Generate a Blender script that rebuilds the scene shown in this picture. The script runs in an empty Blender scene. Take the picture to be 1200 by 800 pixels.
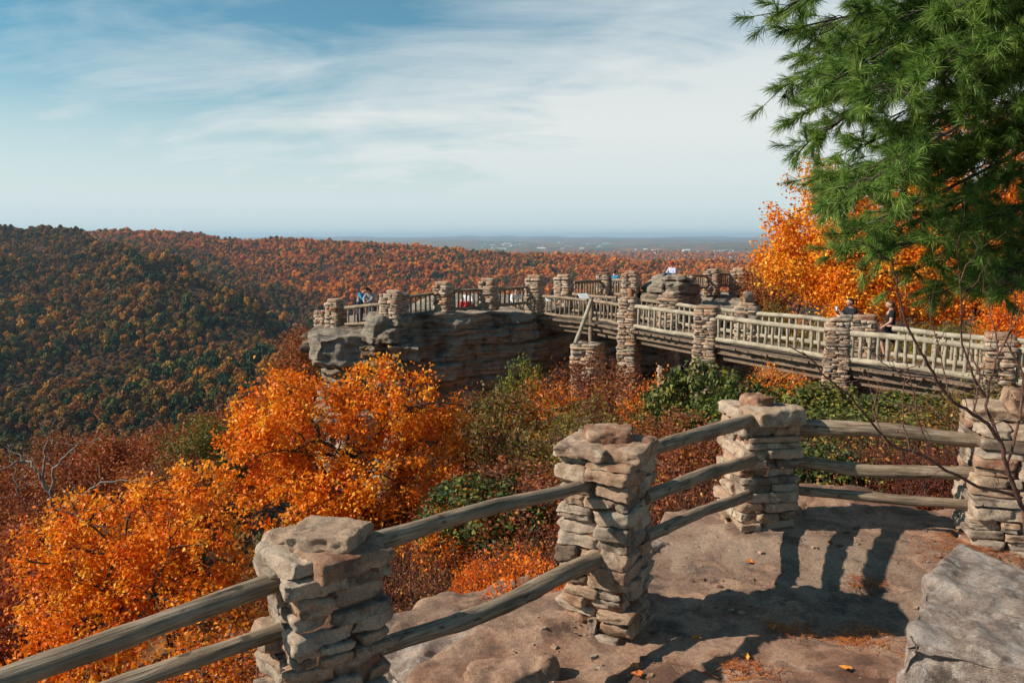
import bpy, math, random
import numpy as np
from mathutils import Vector, Matrix, Euler
R = random.Random(11); rng = np.random.default_rng(11)
sc = bpy.context.scene
COL = sc.collection
PI = math.pi
F = 933.0; TH = math.atan(123/933.0); CT, ST = math.cos(TH), math.sin(TH)

def ratios(px, py):
    u = (px-600)/F; v = (400-py)/F
    dy = CT+v*ST; dz = -ST+v*CT
    return u/dy, dz/dy
def at(px, py, Y):
    a, b = ratios(px, py); return np.array([a*Y, Y, b*Y])
def Zp(py, Y): return ratios(600, py)[1]*Y

# ------------------------------------------------------------ numpy noise
def _h(ix, iy, iz):
    n = (ix*374761393+iy*668265263+iz*1274126177) & 0xffffffff
    n = ((n ^ (n >> 13))*1274126177) & 0xffffffff
    return ((n ^ (n >> 16)) & 0xffff)/32767.5-1
def vnoise(P):
    P = np.asarray(P, float); i = np.floor(P).astype(np.int64); f = P-i; f = f*f*(3-2*f)
    x, y, z = i[..., 0], i[..., 1], i[..., 2]; fx, fy, fz = f[..., 0], f[..., 1], f[..., 2]
    def L(a, b, t): return a+(b-a)*t
    return L(L(L(_h(x, y, z), _h(x+1, y, z), fx), L(_h(x, y+1, z), _h(x+1, y+1, z), fx), fy),
             L(L(_h(x, y, z+1), _h(x+1, y, z+1), fx), L(_h(x, y+1, z+1), _h(x+1, y+1, z+1), fx), fy), fz)
def fbm(P, o=4, g=0.5):
    P = np.asarray(P, float); s = 0; a = 1
    for k in range(o):
        s = s+a*vnoise(P*(2**k)+17.3*k); a *= g
    return s
def sstep(a, b, x):
    t = np.clip((x-a)/(b-a), 0, 1); return t*t*(3-2*t)

# ------------------------------------------------------------ mesh builder
class MB:
    def __init__(s): s.V = []; s.Q = []; s.T = []; s.t = []; s.n = 0; s.qm = []; s.tm = []
    def add(s, V, Fc, tint=0.5, m=0):
        V = np.asarray(V, float).reshape(-1, 3); Fc = np.asarray(Fc, np.int64)
        s.V.append(V); s.t.append(np.broadcast_to(np.asarray(tint, float), (len(V),)))
        if Fc.shape[1] == 4: s.Q.append(Fc+s.n); s.qm.append(np.full(len(Fc), m))
        else: s.T.append(Fc+s.n); s.tm.append(np.full(len(Fc), m))
        s.n += len(V)
    def mesh(s, name, mats, smooth=True, origin=(0, 0, 0)):
        V = np.concatenate(s.V)-np.asarray(origin, float); t = np.concatenate(s.t)
        Q = np.concatenate(s.Q) if s.Q else np.zeros((0, 4), int); T = np.concatenate(s.T) if s.T else np.zeros((0, 3), int)
        me = bpy.data.meshes.new(name)
        me.vertices.add(len(V)); me.vertices.foreach_set('co', V.ravel())
        nl = len(Q)*4+len(T)*3; me.loops.add(nl)
        me.loops.foreach_set('vertex_index', np.concatenate([Q.ravel(), T.ravel()]).astype(np.int32))
        me.polygons.add(len(Q)+len(T))
        me.polygons.foreach_set('loop_start', np.concatenate([np.arange(len(Q))*4, len(Q)*4+np.arange(len(T))*3]).astype(np.int32))
        mi = np.concatenate(s.qm+s.tm).astype(np.int32)
        me.polygons.foreach_set('material_index', mi)
        me.polygons.foreach_set('use_smooth', np.full(len(Q)+len(T), smooth))
        a = me.attributes.new('tint', 'FLOAT', 'POINT'); a.data.foreach_set('value', t.astype(np.float32))
        for m in (mats if isinstance(mats, (list, tuple)) else [mats]): me.materials.append(m)
        me.update(calc_edges=True); me.validate()
        return me
    def build(s, name, mats, parent=None, smooth=True, origin=None):
        o0 = origin if origin is not None else (parent.location if parent is not None else (0, 0, 0))
        me = s.mesh(name, mats, smooth, tuple(o0))
        o = bpy.data.objects.new(name, me); COL.objects.link(o)
        if parent is not None: o.parent = parent
        elif origin is not None: o.location = origin
        return o

def link(name, me, parent=None, loc=(0, 0, 0)):
    o = bpy.data.objects.new(name, me); COL.objects.link(o); o.parent = parent; o.location = loc; return o
def tag(o, label=None, cat=None, group=None, kind=None):
    if label: o['label'] = label
    if cat: o['category'] = cat
    if group: o['group'] = group
    if kind: o['kind'] = kind
    return o
def thing(name, label, cat, loc=(0, 0, 0), group=None, rz=0):
    o = bpy.data.objects.new(name, None); o.empty_display_size = .2; COL.objects.link(o)
    o.location = tuple(loc); o.rotation_euler = (0, 0, rz)
    return tag(o, label, cat, group)

# ------------------------------------------------------------ materials
class NT:
    def __init__(s, nt): s.nt = nt
    def n(s, typ, inp=None, **kw):
        nd = s.nt.nodes.new(typ)
        for k, v in kw.items(): setattr(nd, k, v)
        for k, v in (inp or {}).items():
            k2 = nd.inputs[k]
            if isinstance(v, bpy.types.NodeSocket): s.nt.links.new(v, k2)
            else: k2.default_value = v
        return nd
    def noise(s, vec, scale, detail=4, rough=.55, dist=0.0):
        return s.n('ShaderNodeTexNoise', {'Vector': vec, 'Scale': scale, 'Detail': detail, 'Roughness': rough, 'Distortion': dist}).outputs['Fac']
    def ramp(s, fac, stops, interp='LINEAR'):
        r = s.n('ShaderNodeValToRGB', {'Fac': fac}); cr = r.color_ramp; cr.interpolation = interp
        while len(cr.elements) < len(stops): cr.elements.new(0.5)
        for e, (p, c) in zip(cr.elements, stops): e.position = p; e.color = (*c, 1) if len(c) == 3 else c
        return r.outputs['Color']
    def mix(s, fac, a, b, blend='MIX'):
        m = s.n('ShaderNodeMix', data_type='RGBA', blend_type=blend)
        for k, v in ((0, fac), (6, a), (7, b)):
            if isinstance(v, bpy.types.NodeSocket): s.nt.links.new(v, m.inputs[k])
            else: m.inputs[k].default_value = (*v, 1) if isinstance(v, tuple) and len(v) == 3 else v
        return m.outputs[2]
    def math(s, op, a, b=0.0, c=0.0, clamp=False):
        return s.n('ShaderNodeMath', {0: a, 1: b, 2: c}, operation=op, use_clamp=clamp).outputs[0]
    def map(s, vec, scale=(1, 1, 1), rot=(0, 0, 0), loc=(0, 0, 0)):
        return s.n('ShaderNodeMapping', {'Vector': vec, 'Scale': scale, 'Rotation': rot, 'Location': loc}).outputs[0]
def newmat(name):
    m = bpy.data.materials.new(name); m.use_nodes = True; m.node_tree.nodes.clear()
    return m, NT(m.node_tree)
def finish(t, col, rough=.85, bump=None, bs=.5, bd=.02, spec=.3):
    b = t.n('ShaderNodeBsdfPrincipled', {'Base Color': col if isinstance(col, bpy.types.NodeSocket) else (*col, 1), 'Roughness': rough})
    b.inputs['Specular IOR Level'].default_value = spec
    if bump is not None:
        bn = t.n('ShaderNodeBump', {'Height': bump, 'Strength': bs, 'Distance': bd}); t.nt.links.new(bn.outputs[0], b.inputs['Normal'])
    o = t.n('ShaderNodeOutputMaterial'); t.nt.links.new(b.outputs[0], o.inputs[0]); return b
def plain(name, col, rough=.8):
    m, t = newmat(name); c = t.n('ShaderNodeTexCoord').outputs['Object']
    n = t.noise(c, 14, 3)
    finish(t, t.mix(1.0, (*col,), t.ramp(n, [(0.3, (.8, .8, .8)), (.7, (1.15, 1.15, 1.15))]), 'MULTIPLY'), rough); return m

def rockmat(name, cols, sc_=1.0, dark=(.05, .045, .04), lichen=(.3, .31, .25), strata=0.0, tintw=1.0, la=.58, crack=.012, crackamt=0.0):
    m, t = newmat(name); c = t.n('ShaderNodeTexCoord').outputs['Object']
    at_ = t.n('ShaderNodeAttribute', attribute_name='tint').outputs['Fac']
    n1 = t.noise(c, 1.6*sc_, 6, .6, .4)
    f = t.math('ADD', t.math('MULTIPLY', n1, 1.1), t.math('MULTIPLY', t.math('SUBTRACT', at_, .5), tintw))
    base = t.ramp(f, cols)
    n2 = t.noise(c, 22*sc_, 8, .7)
    base = t.mix(1.0, base, t.ramp(n2, [(.3, (.62, .6, .58)), (.55, (1, 1, 1)), (.75, (1.25, 1.22, 1.18))]), 'MULTIPLY')
    n3 = t.noise(t.map(c, (1, 1, 1), loc=(5, 3, 9)), 2.3*sc_, 7, .68)
    base = t.mix(t.ramp(n3, [(.56, (0, 0, 0)), (.66, (.75, .75, .75))]), base, dark)
    n4 = t.noise(t.map(c, (1, 1, 1), loc=(15, 13, 1)), 5*sc_, 8, .72)
    base = t.mix(t.ramp(n4, [(la, (0, 0, 0)), (la+.1, (.8, .8, .8))]), base, lichen)
    st = t.noise(t.map(c, (1, 1, 9)), 2.0*sc_, 6, .6)
    h = t.math('ADD', t.math('ADD', t.math('MULTIPLY', n2, .5), t.noise(c, 60*sc_, 4, .7)), t.math('MULTIPLY', st, 1.0+strata*3))
    if strata: base = t.mix(1.0, base, t.ramp(st, [(.38, (1-strata*.75,)*3), (.52, (1, 1, 1))]), 'MULTIPLY')
    vo = t.n('ShaderNodeTexVoronoi', {'Vector': t.map(c, (.8, .8, 1.6)), 'Scale': 1.1*sc_**.5, 'Randomness': 1.0}, feature='DISTANCE_TO_EDGE')
    wv = t.n('ShaderNodeVectorMath', {0: c, 1: t.n('ShaderNodeVectorMath', {0: t.n('ShaderNodeTexNoise', {'Vector': c, 'Scale': 2.5*sc_, 'Detail': 5.0}).outputs['Color'], 'Scale': .35/sc_}, operation='SCALE').outputs[0]}, operation='ADD').outputs[0]
    t.nt.links.new(wv, vo.inputs['Vector'])
    ck = t.n('ShaderNodeMapRange', {'Value': vo.outputs['Distance'], 'From Min': 0.0, 'From Max': crack, 'To Min': 0.0, 'To Max': 1.0}).outputs[0]
    ck = t.math('MAXIMUM', ck, t.ramp(t.noise(c, .9*sc_, 3), [(.45, (1, 1, 1)), (.6, (1-crackamt,)*3)]))
    base = t.mix(1.0, base, t.ramp(ck, [(0, (.45, .42, .4)), (.5, (1, 1, 1))]), 'MULTIPLY')
    gr = t.noise(c, 140*sc_**.5, 3, .6)
    base = t.mix(1.0, base, t.ramp(gr, [(.34, (.6, .57, .55)), (.48, (1, 1, 1)), (.66, (1.25, 1.22, 1.18))]), 'MULTIPLY')
    h = t.math('ADD', t.math('ADD', h, t.math('MULTIPLY', gr, 1.0)), t.math('MULTIPLY', ck, .8))
    finish(t, base, .9, h, .9, .03/sc_)
    return m

def leafmat(name, stops, trans=.35, rough=.55):
    m, t = newmat(name)
    at_ = t.n('ShaderNodeAttribute', attribute_name='tint').outputs['Fac']
    oi = t.n('ShaderNodeObjectInfo')
    col = t.mix(1.0, t.ramp(at_, stops), oi.outputs['Color'], 'MULTIPLY')
    d = t.n('ShaderNodeBsdfPrincipled', {'Base Color': col, 'Roughness': rough}); d.inputs['Specular IOR Level'].default_value = .3
    tr = t.n('ShaderNodeBsdfTranslucent', {'Color': col})
    mx = t.n('ShaderNodeMixShader', {0: trans, 1: d.outputs[0], 2: tr.outputs[0]})
    o = t.n('ShaderNodeOutputMaterial'); t.nt.links.new(mx.outputs[0], o.inputs[0]); return m

def woodmat(name, a, b, c_):
    m, t = newmat(name); c = t.n('ShaderNodeTexCoord').outputs['Object']
    g = t.noise(t.map(c, (1.2, 26, 26)), 2.2, 6, .65, .3)
    g2 = t.noise(t.map(c, (.5, 60, 60)), 3, 4, .6)
    n = t.noise(c, 2.2, 5, .6)
    col = t.ramp(g, [(.32, a), (.5, b), (.68, c_)])
    col = t.mix(1.0, col, t.ramp(n, [(.35, (.62, .6, .56)), (.6, (1.08, 1.06, 1.02))]), 'MULTIPLY')
    k = t.noise(t.map(c, (4, 9, 9)), 1.3, 3, .5)
    col = t.mix(t.ramp(k, [(.66, (0, 0, 0)), (.72, (.8, .8, .8))]), col, tuple(x*.35 for x in a))
    finish(t, col, .85, t.math('ADD', g, t.math('MULTIPLY', g2, .6)), .8, .012); return m

M = {}
M['stone'] = rockmat('sandstone_blocks', [(.15, (.28, .12, .07)), (.3, (.42, .25, .16)), (.45, (.58, .4, .275)), (.6, (.4, .27, .185)), (.72, (.62, .475, .35)), (.85, (.46, .37, .29)), (1, (.22, .155, .11))], 3.0, dark=(.1, .075, .06), lichen=(.38, .36, .3), tintw=.9, la=.62)
M['rock'] = rockmat('terrace_rock', [(.25, (.19, .1, .065)), (.4, (.39, .215, .14)), (.54, (.54, .345, .235)), (.64, (.3, .185, .13)), (.8, (.44, .31, .225))], 1.6, dark=(.12, .085, .07), lichen=(.36, .33, .28), tintw=.8, la=.66, crackamt=.35)
M['cliff'] = rockmat('cliff_rock', [(.2, (.17, .115, .08)), (.42, (.36, .27, .195)), (.62, (.52, .42, .32)), (.85, (.4, .34, .27))], .45, dark=(.045, .036, .03), lichen=(.26, .25, .2), strata=.55, la=.62, crackamt=.6)
M['boulder'] = rockmat('boulder_rock', [(.25, (.28, .14, .1)), (.42, (.48, .3, .22)), (.52, (.5, .4, .33)), (.64, (.26, .19, .155)), (.8, (.52, .43, .37))], 2.2, dark=(.06, .048, .042), lichen=(.5, .46, .41), la=.54)
M['wood'] = woodmat('weathered_log', (.1, .068, .045), (.27, .2, .14), (.42, .34, .26))
M['palewood'] = woodmat('pale_bridge_log', (.2, .165, .12), (.38, .33, .25), (.48, .425, .34))
M['darkwood'] = woodmat('bridge_planks', (.09, .06, .045), (.2, .14, .1), (.3, .22, .16))
M['bark'] = woodmat('tree_bark', (.035, .026, .02), (.08, .058, .045), (.14, .11, .085))
M['twig'] = woodmat('reddish_twigs', (.08, .035, .028), (.16, .075, .055), (.24, .13, .1))
M['deadwood'] = woodmat('bleached_dead_wood', (.12, .1, .085), (.23, .2, .17), (.33, .29, .25))
M['orange'] = leafmat('orange_leaves', [(0, (.36, .06, .008)), (.25, (.72, .15, .008)), (.5, (.9, .24, .01)), (.75, (.93, .36, .015)), (1, (.95, .56, .05))])
M['rust'] = leafmat('rust_leaves', [(0, (.15, .04, .02)), (.4, (.33, .085, .03)), (.75, (.47, .16, .035)), (1, (.58, .3, .05))])
M['olive'] = leafmat('olive_leaves', [(0, (.07, .07, .015)), (.4, (.16, .15, .03)), (.75, (.3, .2, .035)), (1, (.5, .2, .02))])
M['green'] = leafmat('rhododendron_leaves', [(0, (.035, .05, .015)), (.45, (.1, .12, .03)), (.75, (.2, .2, .035)), (.93, (.4, .3, .04)), (1, (.55, .25, .02))], .2, .6)
M['needle'] = leafmat('pine_needles', [(0, (.045, .09, .025)), (.5, (.16, .28, .05)), (1, (.32, .43, .09))], .4, .5)
M['litter'] = leafmat('fallen_leaf', [(0, (.22, .05, .02)), (.5, (.5, .14, .03)), (1, (.75, .35, .06))], .1)

def tree_far_mat():
    m, t = newmat('hillside_crowns')
    oi = t.n('ShaderNodeObjectInfo')
    big = t.noise(t.map(oi.outputs['Location'], (.0022, .0022, .0022)), 1.0, 3, .5)
    f = t.math('ADD', t.math('MULTIPLY', oi.outputs['Random'], .7), t.math('MULTIPLY', big, .35))
    lx = t.n('ShaderNodeSeparateXYZ', {0: oi.outputs['Location']}); q = t.math('DIVIDE', lx.outputs[0], lx.outputs[1])
    zone = t.math('ADD', t.math('DIVIDE', t.math('SUBTRACT', lx.outputs[1], 1450.0), 400.0), t.math('MULTIPLY', t.math('ADD', q, .24), 7.0), clamp=True)
    zone = t.math('MULTIPLY', t.math('ADD', zone, t.math('MULTIPLY', t.math('SUBTRACT', big, .5), .5)), 1.0, clamp=True)
    col = t.ramp(f, [(.12, (.025, .05, .018)), (.24, (.06, .075, .02)), (.32, (.2, .1, .02)), (.42, (.42, .11, .015)), (.54, (.55, .2, .02)),
                     (.62, (.2, .04, .015)), (.7, (.62, .26, .03)), (.78, (.22, .06, .02)), (.86, (.4, .1, .015)), (.93, (.09, .1, .022)), (.98, (.5, .05, .012))])
    # the near spur keeps more green and brown kinds, the ridge behind more maples
    colA = t.ramp(f, [(.12, (.02, .045, .018)), (.3, (.05, .07, .02)), (.4, (.13, .08, .02)), (.48, (.3, .11, .02)), (.55, (.09, .045, .02)), (.62, (.42, .17, .022)), (.68, (.1, .1, .022)), (.76, (.5, .22, .03)), (.84, (.13, .055, .025)), (.92, (.06, .085, .025)), (.98, (.36, .06, .015))])
    col = t.mix(zone, colA, t.mix(1.0, col, (1.18, 1.14, 1.05), 'MULTIPLY'))
    at_ = t.n('ShaderNodeAttribute', attribute_name='tint').outputs['Fac']
    col = t.mix(1.0, col, t.ramp(at_, [(0, (.75, .7, .68)), (1, (1.6, 1.52, 1.45))]), 'MULTIPLY')
    b = finish(t, col, .8, spec=.1)
    return m
M['farcrown'] = tree_far_mat()
def ground_mat():
    m, t = newmat('forest_floor'); g = t.n('ShaderNodeNewGeometry').outputs['Position']
    ln = t.n('ShaderNodeVectorMath', {0: g}, operation='LENGTH').outputs['Value']
    n = t.noise(g, .9, 7, .7)
    near = t.ramp(n, [(.3, (.05, .028, .018)), (.48, (.14, .06, .025)), (.6, (.3, .11, .025)), (.75, (.16, .1, .06))])
    # far lowland: woods, fields
    n1 = t.noise(t.map(g, (.0011, .0006, .001)), 1.0, 8, .62)
    far = t.ramp(n1, [(.3, (.04, .08, .06)), (.44, (.1, .09, .05)), (.5, (.28, .1, .03)), (.55, (.06, .11, .06)), (.63, (.2, .12, .05)), (.72, (.34, .33, .24))])
    n2 = t.noise(t.map(g, (.006, .004, .004)), 1.0, 4, .6)
    far = t.mix(1.0, far, t.ramp(n2, [(.35, (.55, .55, .55)), (.6, (1.2, 1.2, 1.2))]), 'MULTIPLY')
    mid = t.ramp(t.noise(g, .08, 6, .6), [(.3, (.02, .014, .009)), (.6, (.07, .035, .018))])
    c = t.mix(t.n('ShaderNodeMapRange', {'Value': ln, 'From Min': 40.0, 'From Max': 90.0}).outputs[0], near, mid)
    c = t.mix(t.n('ShaderNodeMapRange', {'Value': ln, 'From Min': 3800.0, 'From Max': 5200.0}).outputs[0], c, far)
    finish(t, c, .95, n, .6, .15, .1); return m
M['ground'] = ground_mat()

# ------------------------------------------------------------ ground
NEARP = np.array([
 (0, 0, -3.6), (4, 3, -3.6), (3, 6, -3.5), (7, 5, -3.6), (-1.5, 2.5, -4.2), (-.8, 6.2, -3.9), (-2.6, 5, -4.8), (-5, 4, -6.5), (0, 8.5, -4.5), (1.2, 8.4, -4.1), (3, 10, -4.0),
 (5.2, 9.5, -3.5), (7, 10, -3.6), (6, 13.5, -4.3), (0, 13, -6.3), (-2, 10, -6.4), (3.5, 15, -5.8), (8, 15.5, -5.0), (12, 13, -4.2), (14, 17, -4.1), (17, 22, -4.1), (5, 30, -7.5), (8, 26, -6.8),
 (10, 21.5, -5.8), (2, 23, -7.4), (-1, 27, -9), (-5, 10, -9), (-9, 8, -13), (-4, 18, -11), (-10, 20, -17), (-20, 15, -26), (-30, 40, -48), (-10, 40, -24), (-15, 60, -45), (-2, 34, -11),
 (3, 37, -8), (9, 35, -7), (13, 32, -5.2), (13, 42, -8), (0, 47, -17), (15, 52, -14), (-9, 33, -17), (18, 32, -4.6), (26, 30, -4.6), (25, 42, -8), (22, 62, -20), (10, -10, -3.5), (-10, -10, -8), (30, 0, -4), (40, 30, -8), (5, 70, -35)], float)
FARP = {}
def prof(px, pts, crest, cy=2700):
    Y = [80.]; Z = [-62. if px < 700 else -30.]
    if px < 700: Y.append(250.); Z.append(-185.)
    else: Y.append(300.); Z.append(-110.)
    for a, b in pts: Y.append(float(a)); Z.append(Zp(b, a) if b > 0 else float(b))
    cz = Zp(crest, cy); Y += [cy, cy*1.15, 5000., 8000., 12000., 20000., 30000., 44000.]; Z += [cz, cz-30, -150+min(0, cz*.2), -190, -190, -150, -100, -45]
    Z = np.array(Z); Yn = np.array(Y); Z = Z-np.where((Yn > 300) & (Yn < 4000), 9, 0)
    return Yn, Z
for px, pts, cr in [
  (-900, [(450, 540), (600, 490), (900, 390), (1300, 305), (1600, 270), (2000, -30)], 275),
  (0, [(450, 560), (600, 505), (900, 405), (1300, 315), (1650, 271), (2100, -45)], 276),
  (100, [(450, 560), (600, 505), (900, 402), (1300, 312), (1700, 271.5), (2150, -40)], 272),
  (140, [(450, 565), (600, 500), (850, 410), (1150, 330), (1450, 284), (1800, -70)], 271),
  (217, [(450, 570), (600, 500), (850, 405), (1100, 342), (1330, 304), (1600, -110), (2000, 304)], 272),
  (293, [(450, 580), (600, 500), (800, 420), (1080, 348), (1350, -150), (1600, 346), (2100, 311)], 281),
  (353, [(450, 590), (600, 490), (800, 410), (900, 388), (1150, -190), (1400, 386), (1900, 330)], 281.5),
  (420, [(450, 600), (700, 440), (900, -205), (1200, 430), (1700, 350)], 282),
  (500, [(450, -200), (800, -235), (1100, 450), (1600, 360)], 289),
  (600, [(450, -200), (800, -240), (1100, 450), (1600, 360)], 298),
  (750, [(800, -200), (1100, 430), (1600, 355)], 307),
  (880, [(800, -180), (1100, 420), (1600, 350)], 311),
  (1400, [(800, -160), (1100, 400), (1600, 340)], 305)]:
    FARP[px] = prof(px, pts, cr)
PXS = sorted(FARP)
def far_z(px, Y):
    px = np.clip(px, PXS[0], PXS[-1]); Y = np.asarray(Y, float)
    Zs = np.stack([np.interp(Y, *FARP[p]) for p in PXS])
    k = np.clip(np.searchsorted(PXS, px, side='right')-1, 0, len(PXS)-2)
    P = np.array(PXS, float); t = (px-P[k])/(P[k+1]-P[k]); idx = np.arange(len(Y))
    return Zs[k, idx]*(1-t)+Zs[k+1, idx]*t
def ground_z(x, y):
    x = np.atleast_1d(np.asarray(x, float)); y = np.atleast_1d(np.asarray(y, float))
    d2 = (x[:, None]-NEARP[:, 0])**2+(y[:, None]-NEARP[:, 1])**2
    w = 1/(d2+.6)**1.9; near = (w*NEARP[:, 2]).sum(1)/w.sum(1)
    r = np.hypot(x, y)
    P = np.stack([x, y, 0*x], 1)
    near = near+fbm(P*.35, 4)*.35*np.clip(r/8, .3, 2)
    Ye = np.maximum(y, r*.6); px = np.where(y > .01, x/np.maximum(Ye, .01)*933+600, np.sign(x)*3000)
    fz = far_z(px, Ye)
    amp = np.interp(r, [80, 600, 3000, 9000, 40000], [2, 12, 16, 30, 40])
    scl = np.interp(r, [80, 3000, 9000, 40000], [.01, .006, .0012, .0004])
    fz = fz+vnoise(P*.009+3)*np.interp(r, [80, 500, 1500, 3000, 5000], [2, 16, 16, 8, 0])-np.abs(vnoise(P*.0042+9))*np.interp(r, [300, 900, 1500, 2200, 3200], [0, 34, 34, 14, 0])+np.interp(r, [300, 900, 1500, 2200, 3200], [0, 9, 9, 4, 0])+(fbm(P*.0005+5, 3))*np.interp(r, [4500, 9000, 40000], [0, 38, 75])
    behind = sstep(.1, -.5, y/(r+.01))
    fz = fz*(1-behind)+(-8-r*.002)*behind
    t = sstep(55, 110, r)
    return near*(1-t)+fz*t

ang = np.concatenate([np.radians(np.linspace(-42, 42, 420)), np.radians(np.linspace(45, 315, 70))])
rad = np.concatenate([[0.0], np.geomspace(1.0, 43500, 300)])
A, RR = np.meshgrid(ang, rad); X = np.sin(A)*RR; Yg = np.cos(A)*RR
Zg = ground_z(X.ravel(), Yg.ravel()).reshape(X.shape)
na, nr = len(ang), len(rad)
i, j = np.meshgrid(np.arange(nr-1), np.arange(na), indexing='ij'); j2 = (j+1) % na
Fq = np.stack([i*na+j, (i+1)*na+j, (i+1)*na+j2, i*na+j2], -1).reshape(-1, 4)[:, ::-1]
g = MB(); g.add(np.stack([X, Yg, Zg], -1), Fq); tag(g.build('ground', M['ground']), kind='structure')

# ------------------------------------------------------------ stones and rocks
_cg = {}
def cubegrid(n):
    if n in _cg: return _cg[n]
    d = {}; V = []; Q = []
    def vi(p):
        k = tuple(int(round(c)) for c in p)
        if k not in d: d[k] = len(V); V.append(k)
        return d[k]
    for ax in range(3):
        for s_ in (0, n):
            for a in range(n):
                for b in range(n):
                    def P(a_, b_):
                        p = [0, 0, 0]; p[ax] = s_; p[(ax+1) % 3] = a_; p[(ax+2) % 3] = b_; return p
                    q = [vi(P(a, b)), vi(P(a+1, b)), vi(P(a+1, b+1)), vi(P(a, b+1))]
                    Q.append(q if s_ else q[::-1])
    _cg[n] = (np.array(V, float)/n*2-1, np.array(Q)); return _cg[n]
def stone(mb, c, size, rz=0, n=5, warp=.12, amp=.08, seed=0, tint=.5, tilt=0, rnd=.22, strata=0):
    V, Q = cubegrid(n); rg = np.random.default_rng(seed+991)
    h = np.array(size)/2; W = rg.uniform(-warp, warp, (2, 2, 2, 3))*min(h)*np.array([1.6, 1.6, .8])
    r = rnd*2*min(h)*.5; p = V*h; q = np.clip(p, -(h-r), h-r); d = p-q; ln = np.linalg.norm(d, axis=1, keepdims=True)+1e-9
    nrm = d/ln; p = q+nrm*r
    t = (V+1)/2; off = 0
    for a in (0, 1):
        for b in (0, 1):
            for e in (0, 1):
                w = (t[:, 0] if a else 1-t[:, 0])*(t[:, 1] if b else 1-t[:, 1])*(t[:, 2] if e else 1-t[:, 2])
                off = off+w[:, None]*W[a, b, e]
    p = p+off
    m = min(h)
    if n > 4:                                                        # chipped planes
        for _ in range(9 if n < 20 else 16):
            a = rg.normal(size=3); a /= np.linalg.norm(a); dd = p@a; lim = dd.max()-m*rg.uniform(.08, .5)*(1 if n < 20 else .7); p = p-a*np.maximum(0, dd-lim)[:, None]*.93
    fb = fbm(p/(m*1.3)+seed*3.7, 4, .55); rg_ = 1-2*np.abs(fbm(p/(m*1.7)+seed*5.1+9, 3, .5)); p = p+nrm*((fb*.8+(rg_-.4)*.7)*amp*m*2)[:, None]
    if strata:
        s = vnoise(np.stack([p[:, 2]*7/m*.35+seed, 0*p[:, 2], 0*p[:, 2]], 1)+fbm(p*.8/m, 2)[:, None]*.4)
        hn = nrm.copy(); hn[:, 2] = 0; p = p+hn*(s*strata*m)[:, None]
    E = np.array(Euler((tilt*rg.uniform(-1, 1), tilt*rg.uniform(-1, 1), rz)).to_matrix())
    mb.add(p@E.T+np.array(c), Q, tint)

def pillar(name, label, x, y, z0, z1, w, d, rz, seed, n=5, group=None, hc=(.07, .14), flare=0.0, caps=None, cat='stone pillar', parts=2, lean=(0, 0), capn=1):
    rg = random.Random(seed)
    root = thing(name, label, cat, (x, y, z0), group)
    mb = MB(); c, s = math.cos(rz), math.sin(rz)
    core = MB()
    z = z0
    H = z1-z0
    # dark mortar core
    V, Q = cubegrid(1); cc = V*np.array([w*.42, d*.42, H*.49]); E = np.array([[c, -s, 0], [s, c, 0], [0, 0, 1]])
    mb.add(cc@E.T+np.array([x, y, z0+H*.49]), Q, .1)
    k = 0
    while z < z1-.03:
        h = min(rg.uniform(*hc), z1-z)
        if z1-z-h < .04: h = z1-z
        f = 1+flare*(1-(z-z0)/H)
        nx = parts if w > .4 else 2; ny = parts
        # split into two rows along one axis, each row into stones
        horiz = (k % 2 == 0)
        a = rg.uniform(.38, .62)
        for row in (0, 1):
            v0, v1 = (0, a) if row == 0 else (a, 1)
            ns = rg.choice([1, 2, 2, 3]) if parts == 2 else rg.choice([2, 3])
            cuts = [0]+sorted(((i_+1)/ns+rg.uniform(-.13, .13)) for i_ in range(ns-1))+[1]
            sub = h if rg.random() > .3 or h < .1 else None
            for i_ in range(ns):
                u0, u1 = cuts[i_], cuts[i_+1]
                if horiz: bx, by = (u0, u1), (v0, v1)
                else: bx, by = (v0, v1), (u0, u1)
                o = [rg.uniform(-.03, .045) for _ in range(4)]
                X0 = (bx[0]-.5)*w*f-(o[0] if bx[0] == 0 else 0); X1 = (bx[1]-.5)*w*f+(o[1] if bx[1] == 1 else 0)
                Y0 = (by[0]-.5)*d*f-(o[2] if by[0] == 0 else 0); Y1 = (by[1]-.5)*d*f+(o[3] if by[1] == 1 else 0)
                lay = [(z, h)] if sub else [(z, h*.5), (z+h*.5, h*.5)]
                for (zz, hh) in lay:
                    lx, ly = (X0+X1)/2+lean[0]*(zz-z0), (Y0+Y1)/2+lean[1]*(zz-z0)
                    g_ = .004
                    stone(mb, (x+lx*c-ly*s, y+lx*s+ly*c, zz+hh/2), (X1-X0-g_+rg.uniform(-.015, .01), Y1-Y0-g_+rg.uniform(-.015, .01), hh-g_), rz+rg.uniform(-.1, .1), n,
                          warp=.3, amp=.13, seed=seed*1000+k*17+i_*3+row+int(zz*100) % 7, tint=.12+.85*rg.random()**.6, tilt=.04, rnd=rg.uniform(.06, .25))
        z += h; k += 1
    mb.build('stonework', M['stone'], root)
    for q, (cx, cy, cw, cd, ch, cr, kind) in enumerate(caps or []):
        cm = MB(); X_, Y_ = cx*c-cy*s, cx*s+cy*c; zc = z1+(caps[0][4]-.012 if (q and q == len(caps)-1) else 0)
        stone(cm, (x+X_+lean[0]*H, y+Y_, zc+ch/2-.005), (cw, cd, ch), rz+cr, max(n*2, 6), warp=.28, amp=.12, seed=seed*7+q, tint=kind, tilt=.03, rnd=.35)
        cm.build('cap_stone', M['stone'], root)
    return root

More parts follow.
